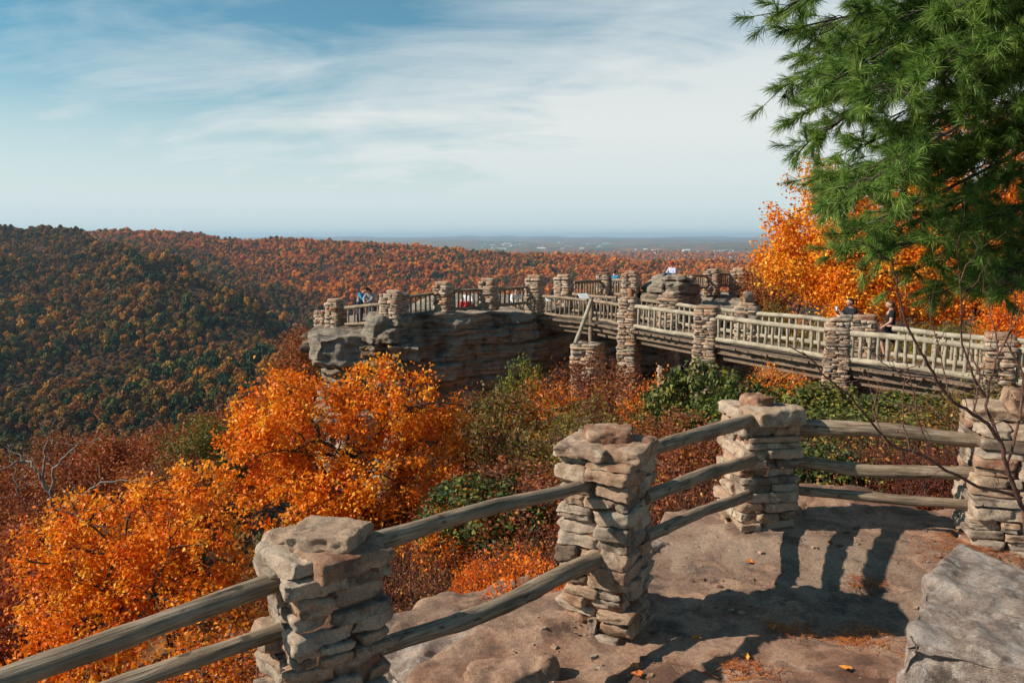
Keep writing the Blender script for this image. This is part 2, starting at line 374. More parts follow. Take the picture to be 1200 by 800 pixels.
def log(name, p0, p1, r0, r1, mat, parent=None, seed=0, bend=.03, seg=26, sides=14, knob=.05):
    p0 = np.array(p0, float); p1 = np.array(p1, float); d = p1-p0; L = np.linalg.norm(d)
    t = np.linspace(0, 1, seg); a = np.linspace(0, 2*PI, sides, endpoint=False)
    T, Aa = np.meshgrid(t, a, indexing='ij')
    Cy = bend*L*(vnoise(np.stack([t*2.2+seed, 0*t, 0*t], 1))); Cz = bend*L*(vnoise(np.stack([t*2.2+seed+50, 0*t, 0*t], 1)))
    Cy -= np.interp(t, [0, 1], [Cy[0], Cy[-1]]); Cz -= np.interp(t, [0, 1], [Cz[0], Cz[-1]])
    rr = (r0+(r1-r0)*T)*(1+knob*fbm(np.stack([T*L*3+seed, np.cos(Aa), np.sin(Aa)], -1)*1.3, 3)*2)
    V = np.stack([T*L, Cy[:, None]+rr*np.cos(Aa), Cz[:, None]+rr*np.sin(Aa)], -1)
    i, j = np.meshgrid(np.arange(seg-1), np.arange(sides), indexing='ij'); j2 = (j+1) % sides
    Fq = np.stack([i*sides+j, (i+1)*sides+j, (i+1)*sides+j2, i*sides+j2], -1).reshape(-1, 4)[:, ::-1]
    mb = MB(); mb.add(V, Fq)
    for e, x_ in ((0, 0.0), (seg-1, L)):
        ring = V[e]; ctr = ring.mean(0)+[(.01 if e else -.01), 0, 0]; n_ = sides; ii = np.arange(n_)
        tri = np.stack([ii, (ii+1) % n_, np.full(n_, n_)], 1); mb.add(np.vstack([ring, ctr]), tri if e else tri[:, ::-1])
    me = mb.mesh(name, mat)
    o = bpy.data.objects.new(name, me); COL.objects.link(o)
    q = Vector(d/L).to_track_quat('X', 'Z')
    o.rotation_mode = 'QUATERNION'; o.rotation_quaternion = q
    if parent is not None: o.parent = parent; o.location = Vector(p0)-parent.location
    else: o.location = p0
    return o

def tubes(mb, lines, sides=4):
    """lines: list of (pts (n,3), radii (n,))"""
    for P, rr in lines:
        P = np.asarray(P, float); n = len(P)
        if n < 2: continue
        T = np.gradient(P, axis=0); T /= np.linalg.norm(T, axis=1, keepdims=True)+1e-9
        ref = np.array([0, 0, 1.]) if abs(T[0][2]) < .8 else np.array([1., 0, 0])
        U = np.cross(T, ref); U /= np.linalg.norm(U, axis=1, keepdims=True)+1e-9; W = np.cross(T, U)
        a = np.linspace(0, 2*PI, sides, endpoint=False)
        V = P[:, None]+np.asarray(rr)[:, None, None]*(U[:, None]*np.cos(a)[None, :, None]+W[:, None]*np.sin(a)[None, :, None])
        i, j = np.meshgrid(np.arange(n-1), np.arange(sides), indexing='ij'); j2 = (j+1) % sides
        mb.add(V.reshape(-1, 3), np.stack([i*sides+j, i*sides+j2, (i+1)*sides+j2, (i+1)*sides+j], -1).reshape(-1, 4), .5)

def leaves(mb, C, size, rg, droop=.2, aspect=.6, tint=None, m=0, up=.35):
    n = len(C); D = rg.normal(size=(n, 3)); D[:, 2] -= droop; D /= np.linalg.norm(D, axis=1, keepdims=True)
    Nn = rg.normal(size=(n, 3)); Nn[:, 2] += up; Sd = np.cross(D, Nn); Sd /= np.linalg.norm(Sd, axis=1, keepdims=True)+1e-9
    Up = np.cross(Sd, D)
    s = (size*rg.uniform(.6, 1.3, n))[:, None]
    V = np.stack([C-D*s*.5, C+Sd*s*aspect*.5+Up*s*.12, C+D*s*.5, C-Sd*s*aspect*.5+Up*s*.12], 1).reshape(-1, 3)
    Q = np.arange(4*n).reshape(-1, 4)
    t = rg.uniform(0, 1, n) if tint is None else tint
    mb.add(V, Q, np.repeat(np.clip(t, 0, 1), 4), m)

def in_lobes(lobes, n, rg, shell=.45):
    L = np.array(lobes, float); vol = L[:, 3]*L[:, 4]*L[:, 5]; k = rg.choice(len(L), n, p=vol/vol.sum())
    D = rg.normal(size=(n, 3)); D /= np.linalg.norm(D, axis=1, keepdims=True)
    rr = rg.uniform(shell**3, 1, n)**(1/3)
    return L[k, :3]+D*rr[:, None]*L[k, 3:6]
def curve(a, b, rg, n=6, wob=.12, sag=0.0):
    t = np.linspace(0, 1, n)[:, None]; L = np.linalg.norm(b-a)
    o = rg.normal(size=3)*wob*L; o2 = rg.normal(size=3)*wob*L*.6
    return a+(b-a)*t+o*np.sin(PI*t)+o2*np.sin(2*PI*t)+np.array([0, 0, 1])*(sag*L*np.sin(PI*t))
def tree_mesh(base, lobes, seed, nleaf=18000, leaf=.09, l1=9, l2=70, l3=420, rt=.16, spread=.16, lm='orange', shell=.35, trunk_top=None, stems=1, tb=0.5, bark='bark', clump=.25, dp=1.5):
    rg = np.random.default_rng(seed); L = np.array(lobes, float); base = np.array(base, float)
    cen = (L[:, :3]*(L[:, 3:4])).sum(0)/L[:, 3].sum() if trunk_top is None else np.array(trunk_top, float)
    lines = []; nodes = []
    H = cen-base
    for s in range(stems):
        b_ = base+np.array([rg.normal()*.25, rg.normal()*.25, 0])*(stems > 1)
        e_ = cen+rg.normal(size=3)*np.array([.3, .3, .2])*np.linalg.norm(H)*(.35 if stems > 1 else .03)
        P = curve(b_, e_, rg, 9, .05); r_ = np.linspace(rt, rt*.4, 9)/math.sqrt(stems); lines.append((P, r_))
        nodes += [(p, r) for p, r in zip(P[3:], r_[3:])]
    tr = lines[:]
    def level(cnt, nodes, sh, rfac, segs, wob, rmin, down=.0):
        pts = in_lobes(lobes, cnt, rg, sh); N = np.array([n_[0] for n_ in nodes]); Rr = np.array([n_[1] for n_ in nodes]); out = []; ln = []
        for p in pts:
            dd = np.linalg.norm(N-p, axis=1)+np.maximum(0, N[:, 2]-p[2])*1.1
            k = int(np.argmin(dd)); c_ = curve(N[k], p, rg, segs, wob, .06); r0 = max(rmin, min(Rr[k]*.75, rfac)); rr = np.linspace(r0, max(rmin*.6, r0*.3), segs)
            ln.append((c_, rr)); out += [(q, r) for q, r in zip(c_[1:], rr[1:])]
        return out, ln
    n1, ln1 = level(l1, nodes, 0, rt*.5, 7, .12, .02); n2, ln2 = level(l2, n1+nodes[-3:], .2, rt*.2, 6, .13, .009); n3, ln3 = level(l3, n2, shell, rt*.08, 4, .13, .0045)
    wb = MB(); tubes(wb, tr, 10); tubes(wb, ln1, 7); tubes(wb, ln2, 5); tubes(wb, ln3, 3)
    tips = np.concatenate([l[0][1:] for l in ln3]); tt = rg.uniform(0, 1, len(ln3))
    lid = np.repeat(np.arange(len(ln3)), 3)
    dens = rg.uniform(.15, 1, len(tips))**dp; dens /= dens.sum()
    k = rg.choice(len(tips), nleaf, p=dens)
    C = tips[k]+rg.normal(size=(nleaf, 3))*spread
    lb = MB(); tint = clump*tt[lid[k]]+(1-clump)*rg.uniform(0, 1, nleaf)+(tb-.5)
    leaves(lb, C, leaf, rg, tint=tint)
    return wb, lb
def plant(name, label, cat, base, lobes, seed, group=None, lm='orange', bark='bark', crown=(1, 1, 1), **kw):
    root = thing(name, label, cat, base, group)
    wb, lb = tree_mesh(base, lobes, seed, lm=lm, **kw)
    wb.build('trunk' if 'tree' in name else 'stems', M[bark], root); lb.build('crown' if 'tree' in name else 'foliage', M[lm], root).color = (*crown, 1)
    return root
def lob(px, py, Y, rx, ry, ryd=None):
    c = at(px, py, Y); s = Y/F; return (*c, rx*s, (ryd if ryd else (rx+ry)/2)*s, ry*s)
def copy_thing(o, loc, rz, s, label=None, color=None):
    c = o.copy(); COL.objects.link(c); c.location = loc; c.rotation_euler = (0, 0, rz); c.scale = s if hasattr(s, '__len__') else (s, s, s)
    if label: c['label'] = label
    for ch in o.children:
        d = ch.copy(); COL.objects.link(d); d.parent = c
        if color and d.name.split('.')[0] in ('crown', 'foliage'): d.color = (*color, 1)
    return c
exec_parts = []
# ------------------------------------------------------------ near rock terrace
FENCE = np.array([(-4.6, 1.2), (-.95, 4.0), (.68, 5.5), (2.32, 7.35), (4.4, 7.0), (9.5, 6.0)])
def fence_d(x, y):
    best = np.full(x.shape, 1e9); sg = np.zeros(x.shape)
    for a, b in zip(FENCE[:-1], FENCE[1:]):
        d = b-a; t = np.clip(((x-a[0])*d[0]+(y-a[1])*d[1])/(d@d), 0, 1); qx = a[0]+t*d[0]; qy = a[1]+t*d[1]
        dd = np.hypot(x-qx, y-qy); s = np.sign(d[0]*(y-a[1])-d[1]*(x-a[0])); m = dd < best-1e-6
        best = np.where(m, dd, best); sg = np.where(m, s, sg)
    return best*sg
def terr_z(x, y):
    P = np.stack([x, y, 0*x], -1)
    z = -2.74+fbm(P*.55+2, 3)*.05+fbm(P*2.4+8, 5, .6)*.022
    st = fbm(P*np.array([.8, .9, 1])+21, 3); z = z+np.floor(st*3)/3*.05
    cr = np.abs(fbm(P*np.array([.5, .9, 1])+40, 3)); z = z-.05*sstep(.05, .0, cr)
    z = z+1.05*sstep(2.6, 1.0, np.hypot(x, y))
    z = z+.1*sstep(.9, .2, np.hypot((x-3.2)/1.2, (y-8.1)/.8))
    fd = fence_d(x, y)+fbm(P*.9+7, 4)*.28
    lump = np.where(x < .6, .12*np.maximum(0, fbm(P*1.5+60, 2))*sstep(-.5, .1, fd), 0)
    edge = np.interp(x, [-3, -1, .5, 1.5, 3, 4.5, 6], [.1, .2, .4, .5, 1.05, .95, .7])
    z = z+lump-sstep(0, .35, fd-edge)*.7-np.maximum(0, fd-edge)*1.3
    return z
gx = np.arange(-4.5, 9.2, .035); gy = np.arange(-1.5, 10.4, .035)
GX, GY = np.meshgrid(gx, gy, indexing='ij'); GZ = terr_z(GX, GY); n1_, n2_ = GX.shape
i, j = np.meshgrid(np.arange(n1_-1), np.arange(n2_-1), indexing='ij')
Fq = np.stack([i*n2_+j, (i+1)*n2_+j, (i+1)*n2_+j+1, i*n2_+j+1], -1).reshape(-1, 4)
PV = np.stack([GX, GY, GZ], -1)
mb = MB(); mb.add(PV, Fq, (.5+.5*fbm(PV*.5+3, 3)).ravel()); tag(mb.build('rock_terrace', M['rock']), kind='structure')
def tz(x, y): return float(terr_z(np.array([float(x)]), np.array([float(y)]))[0])

# ------------------------------------------------------------ fence pillars
pillar('stone_pillar', 'nearest stone pillar, mostly in shade, capped by a thick pale grey slab', -1.0, 4.02, -2.95, -1.68, .52, .52, -.94, 5, n=10, hc=(.065, .11), group='dry stone pillars of the rail fence',
       caps=[(.06, .06, .46, .44, .1, .15, .2), (-.17, -.02, .2, .46, .11, -.1, .45), (.0, -.2, .42, .16, .09, .1, .7), (.03, .03, .36, .3, .085, .75, .5)])
pillar('stone_pillar', 'sunlit stone pillar of thin tan courses with a flat reddish stone on top, second nearest', .68, 5.5, -2.95, -1.52, .5, .5, -.52, 9, n=10, hc=(.065, .115), group='dry stone pillars of the rail fence',
       caps=[(-.12, -.02, .36, .56, .1, 0.05, .55), (.17, .03, .28, .5, .1, .02, .28), (-.01, .04, .34, .26, .085, .5, .2)])
pillar('stone_pillar', 'stone pillar at the corner of the fence with a small brown block on top', 2.32, 7.3, -3.0, -1.69, .52, .52, -1.41, 14, n=9, hc=(.06, .11), group='dry stone pillars of the rail fence',
       caps=[(-.1, .0, .46, .54, .12, .05, .7), (.16, .05, .34, .5, .14, .1, .6), (.0, -.02, .26, .22, .11, .3, .15)])
pillar('stone_pillar', 'wide shaded stone pillar at the right edge of the photo behind bare twigs', 4.44, 6.95, -3.0, -1.63, .74, .62, -1.9, 23, n=9, hc=(.06, .13), group='dry stone pillars of the rail fence', parts=2,
       caps=[(-.14, .0, .42, .62, .13, .05, .6), (.2, .1, .34, .4, .2, .1, .2)])

def rail(label, a, b, ra, rb, seed, ext0=.18, ext1=.18, bend=.035, knob=.06):
    a = np.array(a); b = np.array(b); d = (b-a)/np.linalg.norm(b-a)
    o = log('log_rail', a-d*ext0, b+d*ext1, ra, rb, M['wood'], None, seed, bend, 40, 18, knob)
    tag(o, label, 'fence rail', 'log rails of the near fence')
rail('upper log rail running from the nearest pillar out of the lower left corner', at(310, 686, 3.85), at(0, 792, 3.18), .052, .06, 1, .2, 1.4, .012)
rail('lower log rail running from the nearest pillar out of the bottom edge at left', at(318, 742, 3.85), at(150, 800, 3.5), .042, .052, 2, .2, 2.0, .012)
rail('upper smooth log rail between the nearest pillar and the sunlit second pillar', at(443, 634, 4.15), at(683, 569, 5.3), .056, .038, 3, .2, .1, .012)
rail('lower cracked thick log rail between the nearest pillar and the sunlit second pillar', at(455, 752, 4.1), at(688, 660, 5.2), .05, .056, 4, .2, .12, .03, .09)
rail('top log rail between the sunlit second pillar and the corner pillar', at(765, 525, 5.7), at(878, 493, 7.05), .05, .062, 5, .15, .1, .006)
rail('middle log rail between the sunlit second pillar and the corner pillar', at(768, 578, 5.65), at(880, 538, 7.02), .05, .056, 6, .15, .1, .012)
rail('lowest bent log rail between the sunlit second pillar and the corner pillar', at(768, 624, 5.6), at(876, 580, 7.0), .042, .05, 7, .15, .1, -.008)
rail('top thick dark log rail between the corner pillar and the right edge pillar', at(938, 501, 7.2), at(1142, 516, 6.9), .075, .06, 8, .15, .2, .012, .09)
rail('middle dark log rail between the corner pillar and the right edge pillar', at(934, 540, 7.2), at(1140, 553, 6.9), .058, .062, 9, .15, .2, .02, .09)
rail('lowest thin dark log rail between the corner pillar and the right edge pillar', at(932, 574, 7.2), at(1132, 592, 6.9), .042, .05, 10, .15, .2, .015, .06)

def boulder(label, c, size, rz, seed, n=22, mat='boulder', warp=.3, amp=.14, strata=0, tilt=.1, cat='boulder', group=None, rnd=.35, tint=.5):
    mb = MB(); stone(mb, c, size, rz, n, warp, amp, seed, tint, tilt, rnd, strata)
    o = mb.build('boulder', M[mat], None, origin=tuple(c)); return tag(o, label, cat, group)
def split_boulder():
    mb = MB(); c0 = (3.1, 3.9, -2.75)
    stone(mb, (3.25, 3.82, -2.3), (1.85, 1.4, .46), -.5, 90, .6, .1, 35, .6, .09, .1, .1)
    stone(mb, (2.93, 3.78, -2.62), (1.6, 1.35, .46), -.42, 60, .5, .14, 36, .3, .04, .2, .08)
    tag(mb.build('boulder', M['boulder'], None, origin=c0), 'large grey speckled boulder in the lower right corner of the terrace', 'boulder')
split_boulder()
boulder('brown flaking rock slab just beyond the fence under the first two rails', (-.28, 6.75, -3.75), (1.9, 1.25, .85), .75, 32, 48, 'rock', strata=.2, amp=.12, warp=.4, tint=.6, rnd=.2)
boulder('small rounded rock at the foot of the sunlit pillar by the lower rail', (.0, 4.75, -2.85), (.55, .4, .34), .4, 36, 16, 'rock')
boulder('low pale ledge stone under the lowest rail beside the corner pillar', (1.35, 7.05, -2.95), (1.2, .38, .34), .85, 37, 30, 'boulder', strata=.1)
boulder('grey rock ledge under the cracked lower rail beside the nearest pillar', (-.25, 5.35, -3.05), (1.3, .6, .4), .7, 38, 28, 'boulder', strata=.1)

# ------------------------------------------------------------ lookout rock platform
def rock_mass(name, label, outline, ztop, zbot, seed, nseg=300, nlev=70, amp=.35, kind=None, cat='rock outcrop', under=.0, mat='cliff'):
    O = np.array(outline, float); n = len(O); t = np.linspace(0, n, nseg, endpoint=False); k = t.astype(int); f = (t-k)[:, None]
    p0, p1, p2, p3 = O[(k-1) % n], O[k], O[(k+1) % n], O[(k+2) % n]
    C = .5*((2*p1)+(-p0+p2)*f+(2*p0-5*p1+4*p2-p3)*f*f+(-p0+3*p1-3*p2+p3)*f**3)
    lin = p1*(1-f)+p2*f; C = C*.4+lin*.6
    tg = np.roll(C, -1, 0)-np.roll(C, 1, 0); nm = np.stack([tg[:, 1], -tg[:, 0]], 1); nm /= np.linalg.norm(nm, axis=1, keepdims=True)
    ar = .5*np.sum(C[:, 0]*np.roll(C[:, 1], -1)-np.roll(C[:, 0], -1)*C[:, 1])
    if ar < 0: nm = -nm
    zt = np.array([ztop(*c) for c in C]); L = np.linspace(0, 1, nlev)
    Z = zt[None]*(1-L[:, None])+zbot*L[:, None]
    P = np.stack([np.broadcast_to(C[:, 0], Z.shape), np.broadcast_to(C[:, 1], Z.shape), Z], -1)
    q = P*np.array([.22, .22, .9])+seed
    strat = vnoise(np.stack([P[..., 2]*1.9+fbm(P*.12+seed, 2)*1.6, P[..., 0]*.09, P[..., 1]*.09+seed], -1))
    lay = P[..., 2]*1.35+fbm(P*np.array([.1, .1, .2])+seed, 3)*.9; li = np.floor(lay); fr = lay-li
    al = np.arange(nseg)[None]/nseg*n*1.15+_h(li.astype(int), li.astype(int)*7+3, li.astype(int)*0+int(seed))*9+fbm(P*.4+seed, 2)*.25; bi = np.floor(al); bf = al-bi
    blk = _h(li.astype(int), bi.astype(int), np.full(li.shape, int(seed*10)))
    blk = blk*sstep(0, .16, np.minimum(fr, 1-fr)+.03)*sstep(0, .05, np.minimum(bf, 1-bf)+.01)-.9*(1-sstep(0, .1, np.minimum(fr, 1-fr)))-.5*(1-sstep(0, .04, np.minimum(bf, 1-bf)))
    strat2 = vnoise(np.stack([P[..., 2]*5.5+fbm(P*.2+seed, 2)*2, P[..., 0]*.2, P[..., 1]*.2+seed], -1))
    big = fbm(P*np.array([.33, .33, .25])+seed, 4)
    joint = -sstep(.09, 0, np.abs(fbm(P*np.array([.3, .3, .06])+seed*2, 2)))*.5
    off = amp*(big*1.2+blk*1.0+strat2*.25+joint+fbm(P*1.6, 3)*.3+(1-2*np.abs(fbm(P*np.array([1, 1, 2.2])*2.2, 3)))*.22)-under*np.sin(L[:, None]*PI)
    off = off*sstep(-.02, .08, L[:, None]+.02)-amp*.5*sstep(.05, 0, L)[:, None]
    P[..., :2] += nm[None]*off[..., None]
    rings = [P[r] for r in range(nlev)][::-1]
    cen = C.mean(0)
    for s in (.93, .85, .7, .5, .25, .02):
        r = P[0].copy(); r[:, :2] = cen+(r[:, :2]-cen)*s
        r[:, 2] = np.array([ztop(*c) for c in r[:, :2]])+fbm(r*.8+seed, 4)*.12; rings.append(r)
    V = np.stack(rings); m = len(rings)
    i, j = np.meshgrid(np.arange(m-1), np.arange(nseg), indexing='ij'); j2 = (j+1) % nseg
    Fq = np.stack([i*nseg+j, i*nseg+j2, (i+1)*nseg+j2, (i+1)*nseg+j], -1).reshape(-1, 4)
    if ar < 0: Fq = Fq[:, ::-1]
    mb = MB(); mb.add(V, Fq, (.5+.4*fbm(V*.25+seed, 3)).ravel())
    org = (float(cen[0]), float(cen[1]), float(zbot)); o = mb.build(name, M[mat], None, origin=org)
    return tag(o, label, cat, None, kind)
def ptop(x, y):
    return float(np.interp(x, [-9.5, -7, -5.6, -4.6, -2.5, 1.2], [-4.3, -4.1, -3.8, -3.42, -3.36, -3.5]))
rock_mass('rock_outcrop', 'tall layered cliff under the lookout platform with dark stained face', [(-9.6, 38.6), (-9.3, 36.8), (-6.9, 35.4), (-5.9, 34.0), (-4.5, 33.8), (-3, 34.2), (-1, 35.0), (.9, 36.1), (2.0, 37.4), (3.2, 39.2), (6, 40.3), (8, 42), (8, 46), (3, 48), (-4, 47), (-9, 43)],
          ptop, -12.5, 4.1, 480, 150, .45, under=.6)
rock_mass('rock_outcrop', 'dark rock hump under the farthest stone posts, right of the big boulder', [(8.6, 43.2), (10.3, 42.6), (12.3, 42.8), (14, 44.5), (14.5, 48), (13, 51), (9, 50), (7.6, 46)],
          lambda x, y: float(np.interp(y, [42.5, 45, 47], [-4.7, -3.7, -3.45])), -9.5, 8.3, 220, 60, .4)
mbk = at(784, 345, 40.5)
rock_mass('boulder', 'massive block of layered rock standing above the bridge, left side sunlit', [(mbk[0]-1.35, 41.2), (mbk[0]-.9, 39.9), (mbk[0]+.2, 39.3), (mbk[0]+1.3, 39.9), (mbk[0]+1.7, 41.2), (mbk[0]+.8, 42.6), (mbk[0]-.7, 42.6)],
          lambda x, y: float(np.interp(x-mbk[0], [-1.3, -.3, .6, 1.6], [-2.55, -1.98, -1.95, -2.45])), -4.6, 2.3, 160, 60, .2, cat='boulder', under=-.1)
boulder('pale broken rock ledge at the left foot of the lookout cliff', tuple(at(408, 408, 35.2)), (3.0, 2.2, 1.3), .2, 51, 28, 'cliff', strata=.15, tint=.8)
boulder('rounded pale rock below the couple at the lookout rail', tuple(at(447, 384, 34.6)), (1.5, 1.4, 1.1), .3, 52, 22, 'cliff', strata=.1, tint=.8)
boulder('flat grey rock under the leftmost lookout post', tuple(at(398, 392, 36.2)), (2.3, 1.6, .5), .1, 53, 24, 'cliff', strata=.08, tint=.7)
boulder('reddish rock shelf poking out left of the lookout cliff', tuple(at(372, 408, 37.5)), (1.6, 1.2, .35), .1, 54, 18, 'cliff', tint=.1)
boulder('pale rock showing through the central orange tree', tuple(at(420, 520, 21)), (1.0, .9, 1.5), .5, 55, 22, 'boulder')

# ------------------------------------------------------------ lookout and bridge posts
def post(label, px, Y, ytop, ybot, w, seed, rz=-.45, caps=None, group='stone posts of the lookout', x=None, hc=(.06, .13), flare=0, zb=None):
    c = at(px, ytop, Y); zt = c[2]; zb_ = Zp(ybot, Y) if zb is None else zb
    return pillar('stone_post', label, c[0], Y, zb_-.05, zt, w, w, rz, seed, n=3, group=group, hc=hc, flare=flare, caps=caps, cat='stone post')
cp = lambda s, k=.5: [(0, 0, s, s*.9, .16, .1, k)]
post('leftmost low stone post of the lookout balustrade', 378, 38.6, 364, 390, .62, 61)
post('stone post just left of the couple on the lookout', 393, 37, 354, 386, .72, 62, caps=cp(.6))
post('wide stone post to the right of the couple on the lookout', 462, 34.5, 344, 379, .92, 63, caps=cp(.55))
post('stone post in the middle of the lookout front, right of the wide post', 520, 35.2, 334, 366, .7, 64, caps=cp(.6))
post('stone post on the highest stretch of the lookout cliff', 573, 36, 330, 362, .7, 65, caps=cp(.62))
post('stone post where the bridge meets the lookout cliff', 627, 37.2, 326, 366, .7, 66, caps=cp(.6, .3))
post('stone post just across the bridge mouth on the back side', 661, 40, 325, 349, .78, 67, caps=cp(.6), zb=-3.6)
post('thin dark stone post behind the bridge, beside a person in blue', 708, 42.5, 322, 345, .65, 68, caps=cp(.5, .1), zb=-3.7)
post('stone post left of the massive rock block', 740, 41, 321, 346, .8, 69, caps=cp(.6, .3), zb=-3.9)
post('far stone post between two rail panels on the distant hump', 835, 46.8, 318, 344, .85, 70, caps=cp(.6))
post('farthest and rightmost stone post on the distant hump', 866, 47.5, 317, 345, .95, 71, caps=cp(.65, .4))
post('lowest worn stub of a stone post right of the massive rock block', 806, 45, 324, 336, .7, 72)
gb = 'stone posts of the footbridge'
post('bridge post carrying a round reddish stone, near side', 738, 32, 350, 430, .72, 73, caps=[(0, 0, .5, .4, .1, .2, .3), (.02, 0, .33, .3, .34, 0, .02)], group=gb, hc=(.06, .13), flare=.15, zb=-7.6)
post('flat topped bridge post in the middle of the near side', 829, 27.9, 361, 415, .74, 74, caps=[(0, 0, .78, .74, .07, .0, .2)], group=gb, hc=(.06, .12), flare=.2, zb=-6.8)
post('flared bridge post with a tilted slab on top beside the woman in black', 983, 23.1, 377, 437, .58, 75, caps=[(.05, .05, .62, .42, .12, .3, .6), (.14, .1, .4, .26, .1, .5, .7)], group=gb, hc=(.05, .1), flare=.45, zb=-5.9)
post('bridge post at the right end of the near side, behind twigs', 1172, 19.6, 397, 440, .66, 76, caps=cp(.6, .2), group=gb, zb=-5.2)
post('far side bridge post with a square capstone', 785, 33, 352, 390, .74, 77, caps=[(0, 0, .95, .85, .09, 0, .3), (0, 0, .55, .5, .28, .05, .6)], group=gb, zb=-7.8)
post('far side bridge post with an upright pointed grey stone', 876, 29.1, 358, 396, .78, 78, caps=[(0, 0, .55, .5, .12, 0, .3), (.0, 0, .34, .3, .42, .3, .9)], group=gb, zb=-6.5)
post('dark lumpy far side bridge post between the two people', 1013, 24.9, 374, 415, .72, 79, caps=cp(.7, .2), group=gb, zb=-6)
post('squat stone stub under the leaning timber brace', 689, 33.2, 402, 440, 1.15, 80, group=gb, hc=(.08, .14), zb=-8.2)

# ------------------------------------------------------------ railings
balm = []
for q in range(4):
    o = log('baluster', (0, 0, 0), (1, 0, 0), .036+.004*q, .04, M['palewood'], None, 200+q, .006, 8, 8, .05); balm.append(o.data); bpy.data.objects.remove(o)
bald = [m.copy() for m in balm]
for m in bald: m.materials[0] = M['wood']
def railing(label, a, b, n, h=.78, r=.072, pale=True, seed=0, r2=None, group='log railings of footbridge and lookout'):
    a = np.array(a, float); b = np.array(b, float); t = thing('railing', label, 'railing', tuple(a-[0, 0, h]), group)
    mt = M['palewood'] if pale else M['wood']; ms = balm if pale else bald
    top = log('top_rail', a, b, r*1.05, r*.95, mt, t, seed, .008, 14, 10, .05); dz = np.array([0, 0, -h])
    log('bottom_rail', a+dz, b+dz, r2 or r*.95, r2 or r, mt, t, seed+3, .01, 14, 10, .06)
    for k in range(n):
        f = (k+.75)/(n+.5); p = a+(b-a)*f+dz
        o = bpy.data.objects.new('baluster', ms[(k*7+seed) % 4]); COL.objects.link(o); o.parent = t; o.location = Vector(p)-t.location
        o.rotation_euler = (R.uniform(-3, 3), -PI/2+R.uniform(-.03, .03), 0); o.scale = (h, 1.0*r/.072, 1.0*r/.072)
    return t
ZR = -2.76
def P2_(p, z=ZR): return np.array([p[0], p[1], z])
N0, N1, N2, N3 = np.array([4.75, 31.9]), np.array([6.86, 27.9]), np.array([9.5, 23.1]), np.array([12.1, 19.6])
N4 = np.array([14.2, 17.0]); W1 = np.array([3.45, 34.5]); W2 = np.array([1.3, 36.9])
off = np.array([.87, .49])*2.1
def sub(a, b, s0=.06, s1=.06): return a+(b-a)*s0, b-(b-a)*s1
def rl(label, a, b, n, z0=ZR, z1=ZR, **k):
    a, b = sub(a, b, .07, .07); return railing(label, (*a, z0), (*b, z1), n, **k)
rl('near side bridge railing between the red-stone post and the flat topped post', N0, N1, 11, seed=1, r=.085)
rl('near side bridge railing between the flat topped post and the flared post', N1, N2, 15, seed=2, r=.085)
rl('near side bridge railing in front of the walking man, behind twigs', N2, N3, 14, seed=3, r=.09)
rl('last near side bridge railing beyond the right edge post', N3, N4, 9, seed=4, r=.09)
rl('grey bridge railing between the timber post and the red-stone post', W1, N0, 8, seed=5, pale=False, z1=ZR-.04)
rl('first bridge railing next to the cliff, left of the timber post', W2, W1, 9, seed=6, pale=False, z0=ZR+.02)
F0, F1, F2, F3, F4 = [p+off for p in (N0, N1, N2, N3, N4)]; G1 = np.array([4.9, 35.8]); G2 = np.array([2.8, 38.6])
rl('far side bridge railing between the square capstone post and the pointed stone post', F0, F1, 11, seed=7, r=.08)
rl('far side bridge railing behind the flared post and the woman in black', F1, F2, 15, seed=8, r=.08)
rl('far side bridge railing behind the walking man', F2, F3, 14, seed=9, r=.085)
rl('last far side bridge railing below the pine', F3, F4, 8, seed=10)
rl('far side railing just left of the square capstone post', G1, F0, 8, seed=11, pale=False)
rl('far side railing at the mouth of the bridge by the lookout', G2, G1, 8, seed=12, pale=False)
def rp(label, pa, ya, Ya, pb, yb, Yb, n, h, seed, pale=False, r=.065):
    railing(label, at(pa, ya, Ya), at(pb, yb, Yb), n, h, r, pale, seed)
rp('lookout railing the couple leans on', 403, 361, 36.7, 449, 356, 35, 6, .75, 21, r=.08)
rp('lookout railing to the right of the wide stone post', 477, 348, 34.6, 514, 343, 35.1, 6, .8, 22, r=.07)
rp('lookout railing between the middle post and the highest post', 529, 341, 35.3, 568, 339, 35.9, 8, .8, 23, r=.07)
rp('lookout railing between the highest post and the bridge mouth post', 582, 339, 36.1, 621, 336, 37.1, 7, .72, 24, r=.07)
rp('dark back railing left of the thin dark post', 672, 331, 40.6, 703, 329, 42.3, 9, .75, 25, r=.08)
rp('dark back railing right of the thin dark post', 714, 328, 42.4, 735, 328, 41.2, 7, .75, 26, r=.08)
rp('distant railing left of the far hump post', 809, 323, 45.5, 829, 323, 46.7, 8, .7, 27, r=.07)
rp('distant railing between the two farthest posts', 842, 321, 46.9, 859, 321, 47.4, 7, .7, 28, r=.07)

